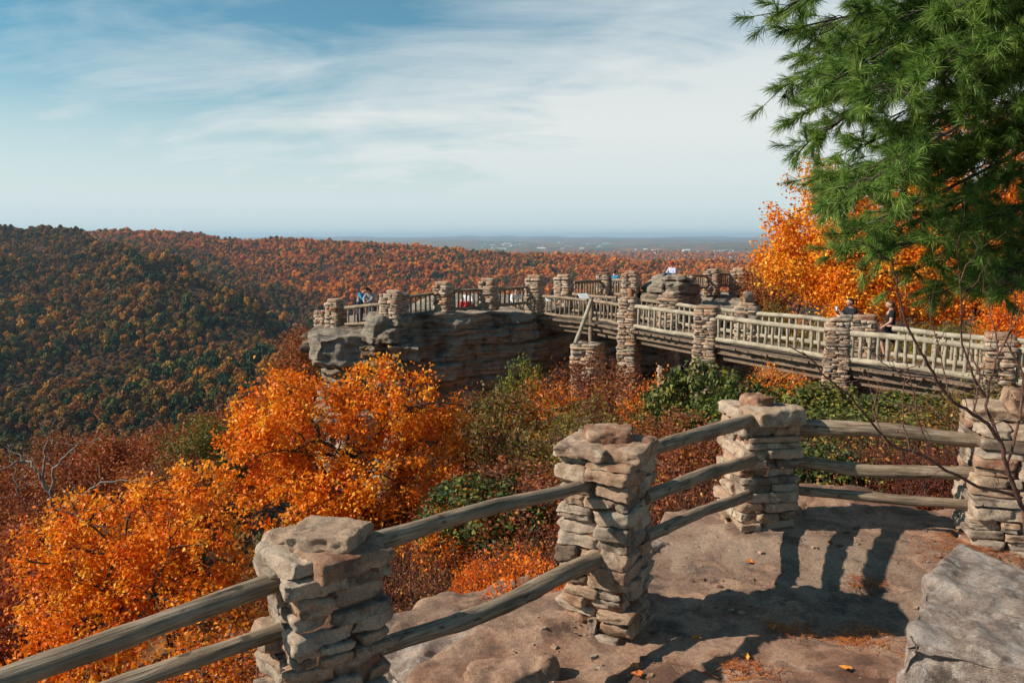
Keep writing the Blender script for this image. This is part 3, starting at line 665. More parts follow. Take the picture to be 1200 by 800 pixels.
# ------------------------------------------------------------ bridge deck
br = thing('footbridge', 'plank footbridge on stone posts leading to the lookout cliff', 'footbridge', (7, 28, -3.75))
ZD = -3.72
def deck():
    mb = MB(); V0, Q0 = cubegrid(1); near = [N4, N3, N2, N1, N0, W1, W2]; far = [F4, F3, F2, F1, F0, G1, G2]
    for a, b, c, d in zip(near[:-1], near[1:], far[:-1], far[1:]):
        L = np.linalg.norm(b-a); n = int(L/.2)
        for k in range(n):
            f = (k+.5)/n; p = a+(b-a)*f; q = c+(d-c)*f; dr = (q-p); w = np.linalg.norm(dr); dr = dr/w; mid = (p+q)/2-dr*.0
            tx = np.array([-dr[1], dr[0]]); hw = L/n*.47; e = R.uniform(-.05, .05)
            V = V0*np.array([w/2+.2+e, hw, .035]); E = np.array([[dr[0], tx[0], 0], [dr[1], tx[1], 0], [0, 0, 1]])
            mb.add(V@E.T+np.array([*mid, ZD-.035+R.uniform(-.006, .006)]), Q0, R.random())
    mb.build('deck_planks', M['darkwood'], br, smooth=False)
    for line, s in ((near, 1), (far, -1)):
        for a, b in zip(line[:-1], line[1:]):
            dr = (b-a)/np.linalg.norm(b-a); no = np.array([.87, .49])*.14*s
            mb = MB(); L = np.linalg.norm(b-a)
            for zz, hh, ww in ((ZD-.2, .24, .12), (ZD-.45, .2, .1)):
                V = V0*np.array([L/2+.03, ww, hh/2]); E = np.array([[dr[0], -dr[1], 0], [dr[1], dr[0], 0], [0, 0, 1]])
                mb.add(V@E.T+np.array([*((a+b)/2+no*(1 if zz > ZD-.3 else 2.2)), zz]), Q0, R.random())
            mb.build('side_beam', M['darkwood'], br, smooth=False)
deck()
log('post', (W1[0], W1[1], -4.6), (W1[0], W1[1], -2.62), .12, .11, M['wood'], br, 301, .01, 8, 10)
log('brace', at(693, 352, 34.3), at(674, 403, 32.9), .085, .09, M['palewood'], br, 302, .01, 10, 10)
def sign(label, px, py, Y):
    c = at(px, py, Y); t = thing('information_plaque', label, 'sign', (c[0], c[1], c[2]-1.0), 'small tilted plaques on the bridge')
    log('post', (c[0], c[1], c[2]-1.0), (c[0], c[1], c[2]), .035, .035, M['wood'], t, 310, 0, 5, 8)
    mb = MB(); V, Q = cubegrid(2); E = np.array(Euler((.7, 0, .35)).to_matrix()); mb.add((V*np.array([.23, .17, .015]))@E.T+c, Q); mb.build('panel', M['white'], t, smooth=False)
M['white'] = plain('white_paint', (.78, .78, .76), .5)
sign('white tilted plaque at the cliff end of the bridge', 645, 350, 36.6)
sign('white tilted plaque behind the bridge rail beside the timber post', 684, 347, 36.3)

# ------------------------------------------------------------ people
def skin_mesh(J, edges, rad, root, mat, name, parent, sub=2):
    names = list(J); me = bpy.data.meshes.new(name); me.from_pydata([tuple(J[k]) for k in names], [(names.index(a), names.index(b)) for a, b in edges], [])
    o = bpy.data.objects.new('tmp', me); COL.objects.link(o)
    m = o.modifiers.new('s', 'SKIN'); m.use_smooth_shade = True; s = o.modifiers.new('u', 'SUBSURF'); s.levels = sub; s.render_levels = sub
    sv = me.skin_vertices[0].data
    for k, nme in enumerate(names):
        r = rad[nme]; sv[k].radius = (r, r) if not hasattr(r, '__len__') else r; sv[k].use_root = (nme == root)
    dg = bpy.context.evaluated_depsgraph_get(); dg.update()
    m2 = bpy.data.meshes.new_from_object(o.evaluated_get(dg)); bpy.data.objects.remove(o)
    m2.name = name; m2.materials.clear(); m2.materials.append(mat)
    return link(name, m2, parent)
SK = plain('skin', (.52, .28, .2), .6); 
CLO = {k: plain('cloth_'+k, v, .9) for k, v in dict(blue=(.05, .3, .5), grey=(.3, .31, .34), black=(.015, .015, .018), denim=(.05, .08, .14), white=(.72, .72, .75), red=(.6, .03, .02), khaki=(.3, .24, .17), darkhair=(.02, .012, .01), brownhair=(.09, .045, .025), lav=(.45, .47, .6), shoe=(.05, .045, .05), pink=(.6, .2, .22)).items()}
def person(label, loc, facing, pose, top, legs, hair, short=False, sleeve=True, h=1.72, longhair=False, cap=None, cup=False, group=None, wide=1.15):
    t = thing('person', label, 'person', loc, group, facing)
    J = dict(pelvis=(0, 0, .95), waist=(0, 0, 1.1), chest=(0, 0, 1.32), neck=(0, .01, 1.47), head0=(0, -.01, 1.53), head1=(0, -.02, 1.6),
             shL=(.19, 0, 1.42), elL=(.25, .02, 1.14), wrL=(.25, -.06, .9), shR=(-.19, 0, 1.42), elR=(-.25, .02, 1.14), wrR=(-.25, -.06, .9),
             hiL=(.09, 0, .9), knL=(.1, -.02, .5), anL=(.1, .02, .09), toL=(.11, -.17, .04), hiR=(-.09, 0, .9), knR=(-.1, -.02, .5), anR=(-.1, .02, .09), toR=(-.11, -.17, .04))
    J.update({k: v for k, v in pose.items() if k != 'look'}); J = {k: np.array(v, float) for k, v in J.items()}
    E = [('pelvis', 'waist'), ('waist', 'chest'), ('chest', 'neck'), ('neck', 'head0'), ('head0', 'head1')]
    rad = dict(pelvis=(.14, .11), waist=(.125, .1), chest=(.15, .11), neck=.055, head0=.06, head1=.06, shL=.06, elL=.043, wrL=.028, shR=.06, elR=.043, wrR=.028, hiL=.085, knL=.058, anL=.04, toL=.035, hiR=.085, knR=.058, anR=.04, toR=.035)
    for s in 'LR':
        E += [('chest', 'sh'+s), ('sh'+s, 'el'+s), ('el'+s, 'wr'+s), ('pelvis', 'hi'+s), ('hi'+s, 'kn'+s), ('kn'+s, 'an'+s), ('an'+s, 'to'+s)]
        d = J['wr'+s]-J['el'+s]; d /= np.linalg.norm(d); sg = 1 if s == 'L' else -1
        side = np.cross(d, [sg*1., 0, 0.2]); side /= np.linalg.norm(side)+1e-9
        J['pa'+s] = J['wr'+s]+d*.05; rad['pa'+s] = .034; E.append(('wr'+s, 'pa'+s))
        for q in range(4):
            a = J['pa'+s]+d*.035+side*(q-1.5)*.02; cu = np.cross(side, d)*.02*(1+q*.2)
            J[f'f{q}{s}'] = a; J[f'g{q}{s}'] = a+d*(.05-.006*abs(q-1))+cu; rad[f'f{q}{s}'] = .009; rad[f'g{q}{s}'] = .007
            E += [('pa'+s, f'f{q}{s}'), (f'f{q}{s}', f'g{q}{s}')]
        J['th'+s] = J['wr'+s]+d*.04-side*.045; rad['th'+s] = .01; E.append(('wr'+s, 'th'+s))
    body = skin_mesh(J, E, rad, 'pelvis', SK, 'body', t)
    # head with brow, nose, chin, ears merged into the body mesh
    hd = J['head1']-J['head0']; hd /= np.linalg.norm(hd); fwd = np.array(pose.get('look', (0, -1, 0)), float); fwd -= hd*(fwd@hd); fwd /= np.linalg.norm(fwd); rt = np.cross(fwd, hd)
    V, Q = cubegrid(10); n = V/np.linalg.norm(V, axis=1, keepdims=True)
    p = n*np.array([.086, .106, .126]); fr = np.clip(-n[:, 1], 0, 1)
    p[:, 0] *= 1-.25*np.clip(-n[:, 2], 0, 1); p[:, 1] -= .012*fr*np.clip(-n[:, 2], 0, 1)
    p[:, 1] -= .026*np.exp(-((n[:, 0]/.16)**2+((n[:, 2]+.12)/.2)**2))*fr
    p[:, 1] += .01*np.exp(-(((np.abs(n[:, 0])-.33)/.15)**2+((n[:, 2]-.05)/.13)**2))*fr
    p[:, 1] -= .006*np.exp(-((n[:, 0]/.3)**2+((n[:, 2]+.5)/.1)**2))*fr
    p[:, 0] += np.sign(n[:, 0])*.018*np.exp(-((n[:, 1]/.16)**2+((n[:, 2]+.02)/.25)**2))
    B = np.stack([rt, -fwd, hd], 1); hc = J['head1']+hd*.045; hv = p@B.T+hc
    bm_ = body.data; import bmesh
    b = bmesh.new(); b.from_mesh(bm_); vs = [b.verts.new(v) for v in hv]
    for q in Q:
        f = b.faces.new([vs[k] for k in q]); f.smooth = True
    b.to_mesh(bm_); b.free()
    for sx in (-1, 1):
        e = MB(); Ve, Qe = cubegrid(3); e.add((Ve/np.linalg.norm(Ve, axis=1, keepdims=True))*.012+(np.array([sx*.03, -.088, .006])@B.T+hc), Qe); o = link('eye', e.mesh('eye', CLO['black']), t)
    hm = MB(); keep = V; nn = n; hp = nn*np.array([.096, .117, .135]); msk = (nn[:, 2] > .25+.6*fr) | ((nn[:, 1] > .1) & (nn[:, 2] > -.55))
    hp = np.where(msk[:, None], hp, nn*np.array([.066, .08, .098])); hp += nn*(fbm(nn*5, 2)*.006)[:, None]; hm.add(hp@B.T+hc, Q); link('hair', hm.mesh('hair', CLO[hair]), t)
    if longhair:
        a = hc-fwd*.09; skin_mesh(dict(a=a, b=a-hd*.12-fwd*.05, c=a-hd*.26-fwd*.03), [('a', 'b'), ('b', 'c')], dict(a=.04, b=.045, c=.02), 'a', CLO[hair], 'ponytail', t)
    if cap:
        cm = MB(); cpv = nn*np.array([.096, .116, .135]); cpv[:, 2] = np.maximum(cpv[:, 2], .035); cpv[:, 1] -= .08*np.clip(-nn[:, 1]-.4, 0, 1)*(np.abs(nn[:, 2]-.2) < .35); cm.add(cpv@B.T+hc, Q); link('cap', cm.mesh('cap', CLO[cap]), t)
    sub_ = ['pelvis', 'waist', 'chest', 'neck0', 'shL', 'elL', 'shR', 'elR'] + (['wrL', 'wrR'] if sleeve else [])
    JJ = dict(J); JJ['neck0'] = J['chest']*.25+J['neck']*.75
    if not sleeve:
        for s in 'LR': JJ['el'+s] = J['sh'+s]*.35+J['el'+s]*.65
    Es = [('pelvis', 'waist'), ('waist', 'chest'), ('chest', 'neck0'), ('chest', 'shL'), ('shL', 'elL'), ('chest', 'shR'), ('shR', 'elR')]+([('elL', 'wrL'), ('elR', 'wrR')] if sleeve else [])
    rs = dict(pelvis=(.165, .13), waist=(.15, .125), chest=(.17, .13), neck0=.065, shL=.08, shR=.08, elL=.06, elR=.06, wrL=.04, wrR=.04)
    skin_mesh({k: JJ[k] for k in sub_}, Es, rs, 'pelvis', CLO[top], 'shirt', t)
    Jl = {k: J[k] for k in ('pelvis', 'hiL', 'knL', 'anL', 'hiR', 'knR', 'anR')}
    if short:
        for s in 'LR': Jl['an'+s] = J['kn'+s]*.85+J['an'+s]*.15; Jl['kn'+s] = (J['hi'+s]+J['kn'+s])/2
    skin_mesh(Jl, [('pelvis', 'hiL'), ('hiL', 'knL'), ('knL', 'anL'), ('pelvis', 'hiR'), ('hiR', 'knR'), ('knR', 'anR')],
              dict(pelvis=(.155, .12), hiL=.1, hiR=.1, knL=.072 if not short else .09, knR=.072 if not short else .09, anL=.052 if not short else .085, anR=.052 if not short else .085), 'pelvis', CLO[legs], 'shorts' if short else 'trousers', t)
    for s in 'LR':
        sh = MB(); a, b_ = J['an'+s], J['to'+s]; d = b_-a; d[2] = 0; yaw = math.atan2(d[1], d[0]) if np.linalg.norm(d) > 1e-3 else -PI/2
        stone(sh, a*.45+b_*.55+np.array([0, 0, -.0]), (.28, .1, .1), yaw, 4, .05, .02, 5, rnd=.8); link('shoe', sh.mesh('shoe', CLO['shoe']), t)
    if cup:
        c = MB(); q = J['paR']*.5+J['f1R']*.5; log_pts = [(q+np.array([0, -.03, -.05])), (q+np.array([0, -.03, .08]))]; tubes(c, [(np.array(log_pts), [.035, .045])], 12)
        cupo = link('cup', c.mesh('cup', M['white'], origin=(0, 0, 0)), None); cupo.matrix_world = Matrix.Translation(Vector(loc)) @ Matrix.Rotation(facing, 4, 'Z')
        tag(cupo, 'white paper cup held up by the woman in black on the bridge', 'cup')
    t.scale = (wide, wide, 1.0)
    return t
def face(dx, dy): return math.atan2(dx, -dy)   # local -Y towards (dx,dy)
lean = dict(chest=(0, -.12, 1.28), waist=(0, -.02, 1.08), neck=(0, -.2, 1.4), head0=(0, -.27, 1.46), head1=(0, -.31, 1.52), shL=(.17, -.14, 1.36), shR=(-.17, -.14, 1.36), elL=(.2, -.3, 1.13), elR=(-.2, -.3, 1.13), wrL=(.06, -.45, 1.02), wrR=(-.06, -.45, 1.02), look=(0, -.8, -.6))
c = at(422, 380, 36.9); person('man in a bright blue shirt leaning on the lookout railing', (c[0], 36.9, -3.98), face(.75, -.4), lean, 'blue', 'denim', 'darkhair')
c = at(437, 380, 36.6); person('woman in grey with a ponytail leaning beside the man in blue on the lookout', (c[0], 36.6, -3.98), face(-.3, -.6), {**lean, 'look': (-.3, -.8, -.5)}, 'grey', 'denim', 'darkhair', longhair=True)
walk = dict(hiL=(.09, 0, .9), knL=(.1, -.22, .55), anL=(.1, -.12, .12), toL=(.1, -.3, .07), knR=(-.1, .1, .5), anR=(-.1, .38, .18), toR=(-.1, .3, .04), elR=(-.25, .12, 1.14), wrR=(-.24, -.02, .92), elL=(.25, -.04, 1.14), wrL=(.22, -.2, 1.0))
c = at(1041, 418, 24.3); person('man in black t-shirt and shorts with short hair walking along the bridge', (c[0], 24.3, ZD+.01), face(-.75, .2), walk, 'black', 'black', 'brownhair', short=True, sleeve=False)
hold = dict(elR=(-.22, -.14, 1.2), wrR=(-.12, -.36, 1.38), elL=(.22, -.12, 1.16), wrL=(.1, -.34, 1.3), knL=(.1, -.08, .5), anL=(.1, .1, .09), toL=(.1, -.08, .04))
c = at(994, 415, 25.2); person('woman in black holding a white cup on the bridge behind the flared post', (c[0], 25.2, ZD+.01), face(-.8, -.2), hold, 'black', 'black', 'darkhair', cup=True)
sit = dict(pelvis=(0, 0, .12), waist=(0, -.02, .28), chest=(0, -.05, .5), neck=(0, -.06, .66), head0=(0, -.08, .74), head1=(0, -.09, .81), shL=(.17, -.05, .6), shR=(-.17, -.05, .6), elL=(.24, -.15, .36), elR=(-.24, -.15, .36), wrL=(.15, -.36, .34), wrR=(-.15, -.36, .34),
           hiL=(.09, -.02, .12), hiR=(-.09, -.02, .12), knL=(.14, -.42, .38), knR=(-.14, -.42, .38), anL=(.1, -.62, .08), anR=(-.1, -.62, .08), toL=(.1, -.78, .04), toR=(-.1, -.78, .04))
c = at(788, 330, 41.4); person('person in a pale lavender top and red cap sitting on the massive rock block', (c[0], 41.3, -2.25), face(-.6, -.5), sit, 'lav', 'denim', 'darkhair', cap='red')
person('person in white top sitting behind the railing near the bridge mouth post', (at(604, 350, 38.6)[0], 38.6, -3.42), face(.3, -.8), sit, 'white', 'khaki', 'brownhair')
person('person in white top and red trousers sitting low behind the lookout railing', (at(549, 350, 37.6)[0], 37.6, -3.4), face(-.3, -.8), sit, 'white', 'red', 'darkhair')
person('person in a blue top standing behind the dark back railing', (at(720, 322, 43.4)[0], 43.4, -3.55), face(.3, .8), {}, 'blue', 'khaki', 'brownhair')
boulder('low rock behind the dark back railing under the person in blue', (5.55, 43.7, -3.85), (2.2, 1.8, .55), .1, 57, 12, 'cliff')
def gz(x, y): return float(ground_z([x], [y])[0])
# ------------------------------------------------------------ trees
b = (-3.6, 17.6); base = (*b, gz(*b)-.1)
plant('maple_tree', 'blazing orange tree in the middle below the lookout cliff', 'tree', base,
      [lob(335, 500, 18, 72, 70), lob(320, 455, 18.5, 30, 38), lob(450, 475, 18.6, 80, 55), lob(300, 545, 17.6, 55, 60), lob(410, 560, 17.4, 95, 50), lob(500, 540, 18.3, 55, 60), lob(440, 615, 17, 95, 40), lob(540, 500, 19, 28, 40), lob(360, 590, 16.8, 90, 40)],
      101, nleaf=31000, leaf=.1, l1=13, l2=110, l3=620, rt=.16, spread=.11, tb=.56, clump=.5, dp=2.6)
b = (-5.6, 11.0); base = (*b, gz(*b)-.1)
plant('orange_tree', 'orange yellow tree filling the lower left below the dead branches', 'tree', base,
      [lob(150, 640, 11.5, 95, 75), lob(80, 650, 11.5, 55, 80), lob(230, 650, 11.2, 70, 75), lob(215, 575, 12, 60, 30), lob(100, 740, 10.5, 100, 60), lob(250, 740, 10.5, 60, 60)],
      102, nleaf=26000, leaf=.068, l1=14, l2=130, l3=800, rt=.11, spread=.075, tb=.62, clump=.55, stems=5, dp=2.8, crown=(1, .94, 1))
b = (14.6, 35.6); base = (*b, gz(*b)-.2)
plant('orange_tree', 'tall glowing orange tree behind the bridge, left of the pine', 'tree', base,
      [lob(950, 300, 36, 62, 48), lob(1010, 320, 35.2, 80, 50), lob(930, 270, 36, 45, 28), lob(958, 215, 37, 34, 30), lob(1060, 270, 36.5, 80, 70), lob(1090, 345, 35, 70, 38), lob(1010, 355, 34, 60, 22)],
      103, nleaf=44000, leaf=.17, l1=15, l2=120, l3=750, rt=.27, spread=.26, tb=.68, clump=.4, dp=2.2)
b = (20.5, 34.0); base = (*b, gz(*b)-.2)
plant('orange_tree', 'orange tree showing through the gaps of the pine at right', 'tree', base,
      [lob(1150, 210, 36, 70, 90), lob(1180, 300, 35, 70, 90), lob(1120, 330, 34, 60, 50), lob(1085, 215, 36, 50, 60), lob(1240, 260, 36, 70, 120)],
      104, nleaf=30000, leaf=.17, l1=10, l2=80, l3=420, rt=.3, spread=.3, tb=.5, clump=.4)
b = (15.6, 47.0); base = (*b, gz(*b)-.2)
plant('rust_tree', 'thin reddish brown tree left of the glowing orange tree beyond the bridge', 'tree', base,
      [lob(905, 335, 46, 38, 38), lob(925, 305, 46, 30, 28), lob(890, 360, 46, 28, 25)], 105, nleaf=9000, leaf=.15, l1=10, l2=80, l3=500, rt=.14, spread=.2, tb=.6, lm='rust', stems=3)

# prototypes for the valley slope, shared meshes
def proto(seed, lm, nleaf, leaf, lobes, **kw):
    return tree_mesh((0, 0, 0), lobes, seed, lm=lm, nleaf=nleaf, leaf=leaf, **kw)
TP = []
for s, lbs in ((1, [(0, 0, 5.5, 2.2, 2.2, 2.0), (1.2, .4, 4.2, 1.6, 1.6, 1.4), (-1.2, -.5, 4.4, 1.5, 1.5, 1.4), (.2, -1, 6.6, 1.1, 1.1, 1.0)]),
               (2, [(0, 0, 5.0, 1.8, 1.8, 2.6), (.8, -.8, 6.4, 1.2, 1.2, 1.2), (-1, .7, 4.4, 1.3, 1.3, 1.2)]),
               (3, [(0, .3, 4.8, 2.4, 2.1, 1.7), (1.6, 0, 5.6, 1.3, 1.3, 1.2), (-1.6, 0, 5.3, 1.4, 1.4, 1.3)])):
    wb, lb = proto(400+s, 'orange', 15000, .13, lbs, l1=9, l2=70, l3=420, rt=.13, spread=.2, clump=.5)
    TP.append((wb.mesh('trunk', M['bark']), {k: lb.mesh('crown', M[k]) for k in ('orange', 'rust', 'olive')}))
def slope_tree(label, px, pytop, Y, lm, k, s, col=(1, 1, 1), name='slope_tree', group='trees on the slope below the terrace'):
    p = at(px, pytop, Y); H = 7.3*s; z = p[2]-H
    t = thing(name, label, 'tree', (p[0], Y, z), group, R.uniform(0, 6)); t.scale = (s*R.uniform(.95, 1.1),)*2+(s,)
    g_ = gz(p[0], Y)
    link('trunk', TP[k][0], t); c = link('crown', TP[k][1][lm], t); c.color = (*col, 1)
    if g_ < z-.1:                                                   # the part of the trunk that reaches down to the slope
        mb = MB(); tubes(mb, [(np.array([(0, 0, 0.05), (.03, .02, (g_-z)/s*.5), (0, 0, (g_-z)/s-.3)]), [.13, .15, .2])], 8); link('trunk', mb.mesh('trunk', M['bark']), t)
    return t
for a in [
 ('dull red tree rising behind the left part of the dead branches', 40, 545, 34, 'rust', 0, 1.2, (.9, .8, .8)),
 ('dark red bushy tree right of the dead branches', 112, 518, 38, 'rust', 1, 1.15, (1, .85, .8)),
 ('brick red tree above the lower left orange tree', 165, 522, 36, 'rust', 2, 1.1, (.95, .8, .8)),
 ('dusty olive tree left of the central orange tree', 232, 498, 36, 'olive', 1, 1.1, (.75, .85, .8)),
 ('small red tree between the olive tree and the central orange tree', 265, 480, 44, 'rust', 0, 1.2, (1, .9, .8)),
 ('orange red tree at the left edge above the rails', 5, 600, 24, 'rust', 2, .95, (1.1, .85, .8)),
 ('low russet tree behind the dead tree at the left edge', -20, 540, 42, 'rust', 1, 1.3, (.8, .75, .75)),
 ('dark russet tree in the gap left of the central orange tree', 205, 545, 26, 'rust', 0, .8, (.8, .7, .7)),
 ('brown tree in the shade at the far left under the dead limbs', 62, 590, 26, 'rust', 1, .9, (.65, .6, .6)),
 ('deep red tree low at the left edge beside the orange leaves', 10, 680, 14, 'rust', 0, .62, (1, .6, .6)),
 ('dim red tree beyond the red ones, top just under the hillside', 140, 500, 60, 'rust', 2, 1.6, (.75, .75, .75)),
 ('second dim red tree beyond, left of the olive tree', 195, 505, 58, 'rust', 0, 1.5, (.85, .75, .7)),
 ('faint brown tree beyond the dead tree at left', 60, 515, 62, 'rust', 1, 1.6, (.7, .7, .7)),
 ('brown tree hugging the left foot of the lookout cliff', 352, 392, 44, 'rust', 1, .95, (.9, .85, .8)),
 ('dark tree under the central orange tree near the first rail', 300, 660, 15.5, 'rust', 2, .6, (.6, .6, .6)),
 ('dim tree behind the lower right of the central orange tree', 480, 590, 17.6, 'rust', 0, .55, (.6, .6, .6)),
 ('red brown tree behind the far hump of rock', 885, 335, 62, 'rust', 2, 1.4, (1, .9, .9)),
 ('low orange tree at the far right behind the bridge', 1190, 345, 29, 'orange', 1, .7, (1, .9, .9)),
 ]: slope_tree(*a)

def dead_tree():
    c = at(60, 640, 20); base = (c[0], 20, gz(c[0], 20)); t = thing('dead_tree', 'bare bleached dead tree with forked crooked limbs at the left', 'tree', base); rg = np.random.default_rng(5)
    P = lambda *a: np.array([at(px, py, 20+dy) for px, py, dy in a])
    main = [(np.vstack([[base], P((62, 620, 0), (60, 580, 0), (50, 562, .1), (46, 556, .1))]), [.16, .12, .08, .06, .05])]
    L = [(P((46, 556, .1), (40, 545, .3), (30, 540, .4), (16, 542, .2), (-10, 556, 0)), [.05, .045, .04, .03, .02]),
         (P((60, 580, 0), (63, 548, -.2), (78, 533, -.3), (90, 522, -.4), (103, 511, -.5)), [.06, .05, .04, .03, .012]),
         (P((50, 562, .1), (52, 535, .2), (55, 510, .3), (70, 490, .4)), [.05, .03, .02, .01]),
         (P((30, 540, .4), (14, 528, .5), (10, 522, .6)), [.03, .02, .008]), (P((16, 542, .2), (20, 575, 0), (32, 595, -.1)), [.03, .022, .008]),
         (P((78, 533, -.3), (90, 528, 0), (96, 530, 0)), [.025, .018, .006]), (P((62, 600, 0), (95, 580, -.4), (120, 566, -.6), (165, 562, -.6)), [.07, .06, .045, .02]), (P((95, 580, -.4), (82, 582, -.6)), [.05, .03]),
         (P((55, 510, .3), (48, 497, .4), (52, 488, .5)), [.018, .012, .006]), (P((26, 541, .4), (28, 560, .5), (30, 566, .5)), [.02, .015, .006])]
    Ln = []
    for p, r in L:
        for q in range(5):
            i_ = rg.integers(1, len(p)); a = p[i_]; e = a+rg.normal(size=3)*np.array([.35, .3, .3])+[0, 0, .15]; Ln.append((curve(a, e, rg, 5, .15), np.linspace(min(.014, r[i_]), .004, 5)))
    def dens(p, r):
        t = np.linspace(0, len(p)-1, (len(p)-1)*4+1); q = np.stack([np.interp(t, range(len(p)), p[:, k]) for k in range(3)], 1); q[1:-1] += rg.normal(size=q[1:-1].shape)*.025; return q, np.interp(t, range(len(p)), r)
    mb = MB(); tubes(mb, [dens(np.array(p), r) for p, r in [(p, np.array(r)*.75) for p, r in main]], 8); mb.build('trunk', M['deadwood'], t)
    mb = MB(); tubes(mb, [dens(p, np.array(r)*.68) for p, r in L], 6); tubes(mb, Ln, 3); mb.build('limbs', M['deadwood'], t)
dead_tree()

# ------------------------------------------------------------ shrubs
SP = []
for s in range(4):
    rg = np.random.default_rng(600+s)
    lbs = [(0, 0, 1.15, .8, .8, .6), (rg.uniform(.3, .6), .2, .9, .6, .6, .5), (-.5, rg.uniform(-.3, .3), 1.0, .6, .6, .55), (.1, -.5, .8, .6, .5, .5)]
    wb, lb = tree_mesh((0, 0, 0), lbs, 610+s, nleaf=4200, leaf=.055, l1=9, l2=60, l3=420, rt=.04, spread=.07, stems=6, shell=.5, clump=.5)
    w2, l2 = tree_mesh((0, 0, 0), lbs, 630+s, nleaf=8000, leaf=.085, l1=8, l2=60, l3=380, rt=.04, spread=.06, stems=6, shell=.6, clump=.45, tb=.46, dp=2.2)
    SP.append((wb.mesh('stems', M['twig']), {k: lb.mesh('foliage', M[k]) for k in ('orange', 'rust', 'olive')}, w2.mesh('stems', M['bark']), l2.mesh('foliage', M['green'])))
def shrub(label, px, pytop, Y, lm, s, col=(1, 1, 1), group='shrubs between the terrace and the bridge', wide=1.25, rest=None):
    p = at(px, pytop, Y); zg = gz(p[0], Y)-.05 if rest is None else rest; k = R.randrange(4); h = max(p[2]-zg, .5); 
    t = thing('rhododendron_shrub' if lm == 'green' else 'shrub', label, 'shrub', (p[0], Y, zg), group, R.uniform(0, 6)); sz = h/1.75; t.scale = (s*wide, s*wide, sz)
    if lm == 'green': link('stems', SP[k][2], t); f = link('foliage', SP[k][3], t)
    else: link('stems', SP[k][0], t); f = link('foliage', SP[k][1][lm], t)
    f.color = (*col, 1); return t
lab = lambda w, a: f'{w} shrub {a}'
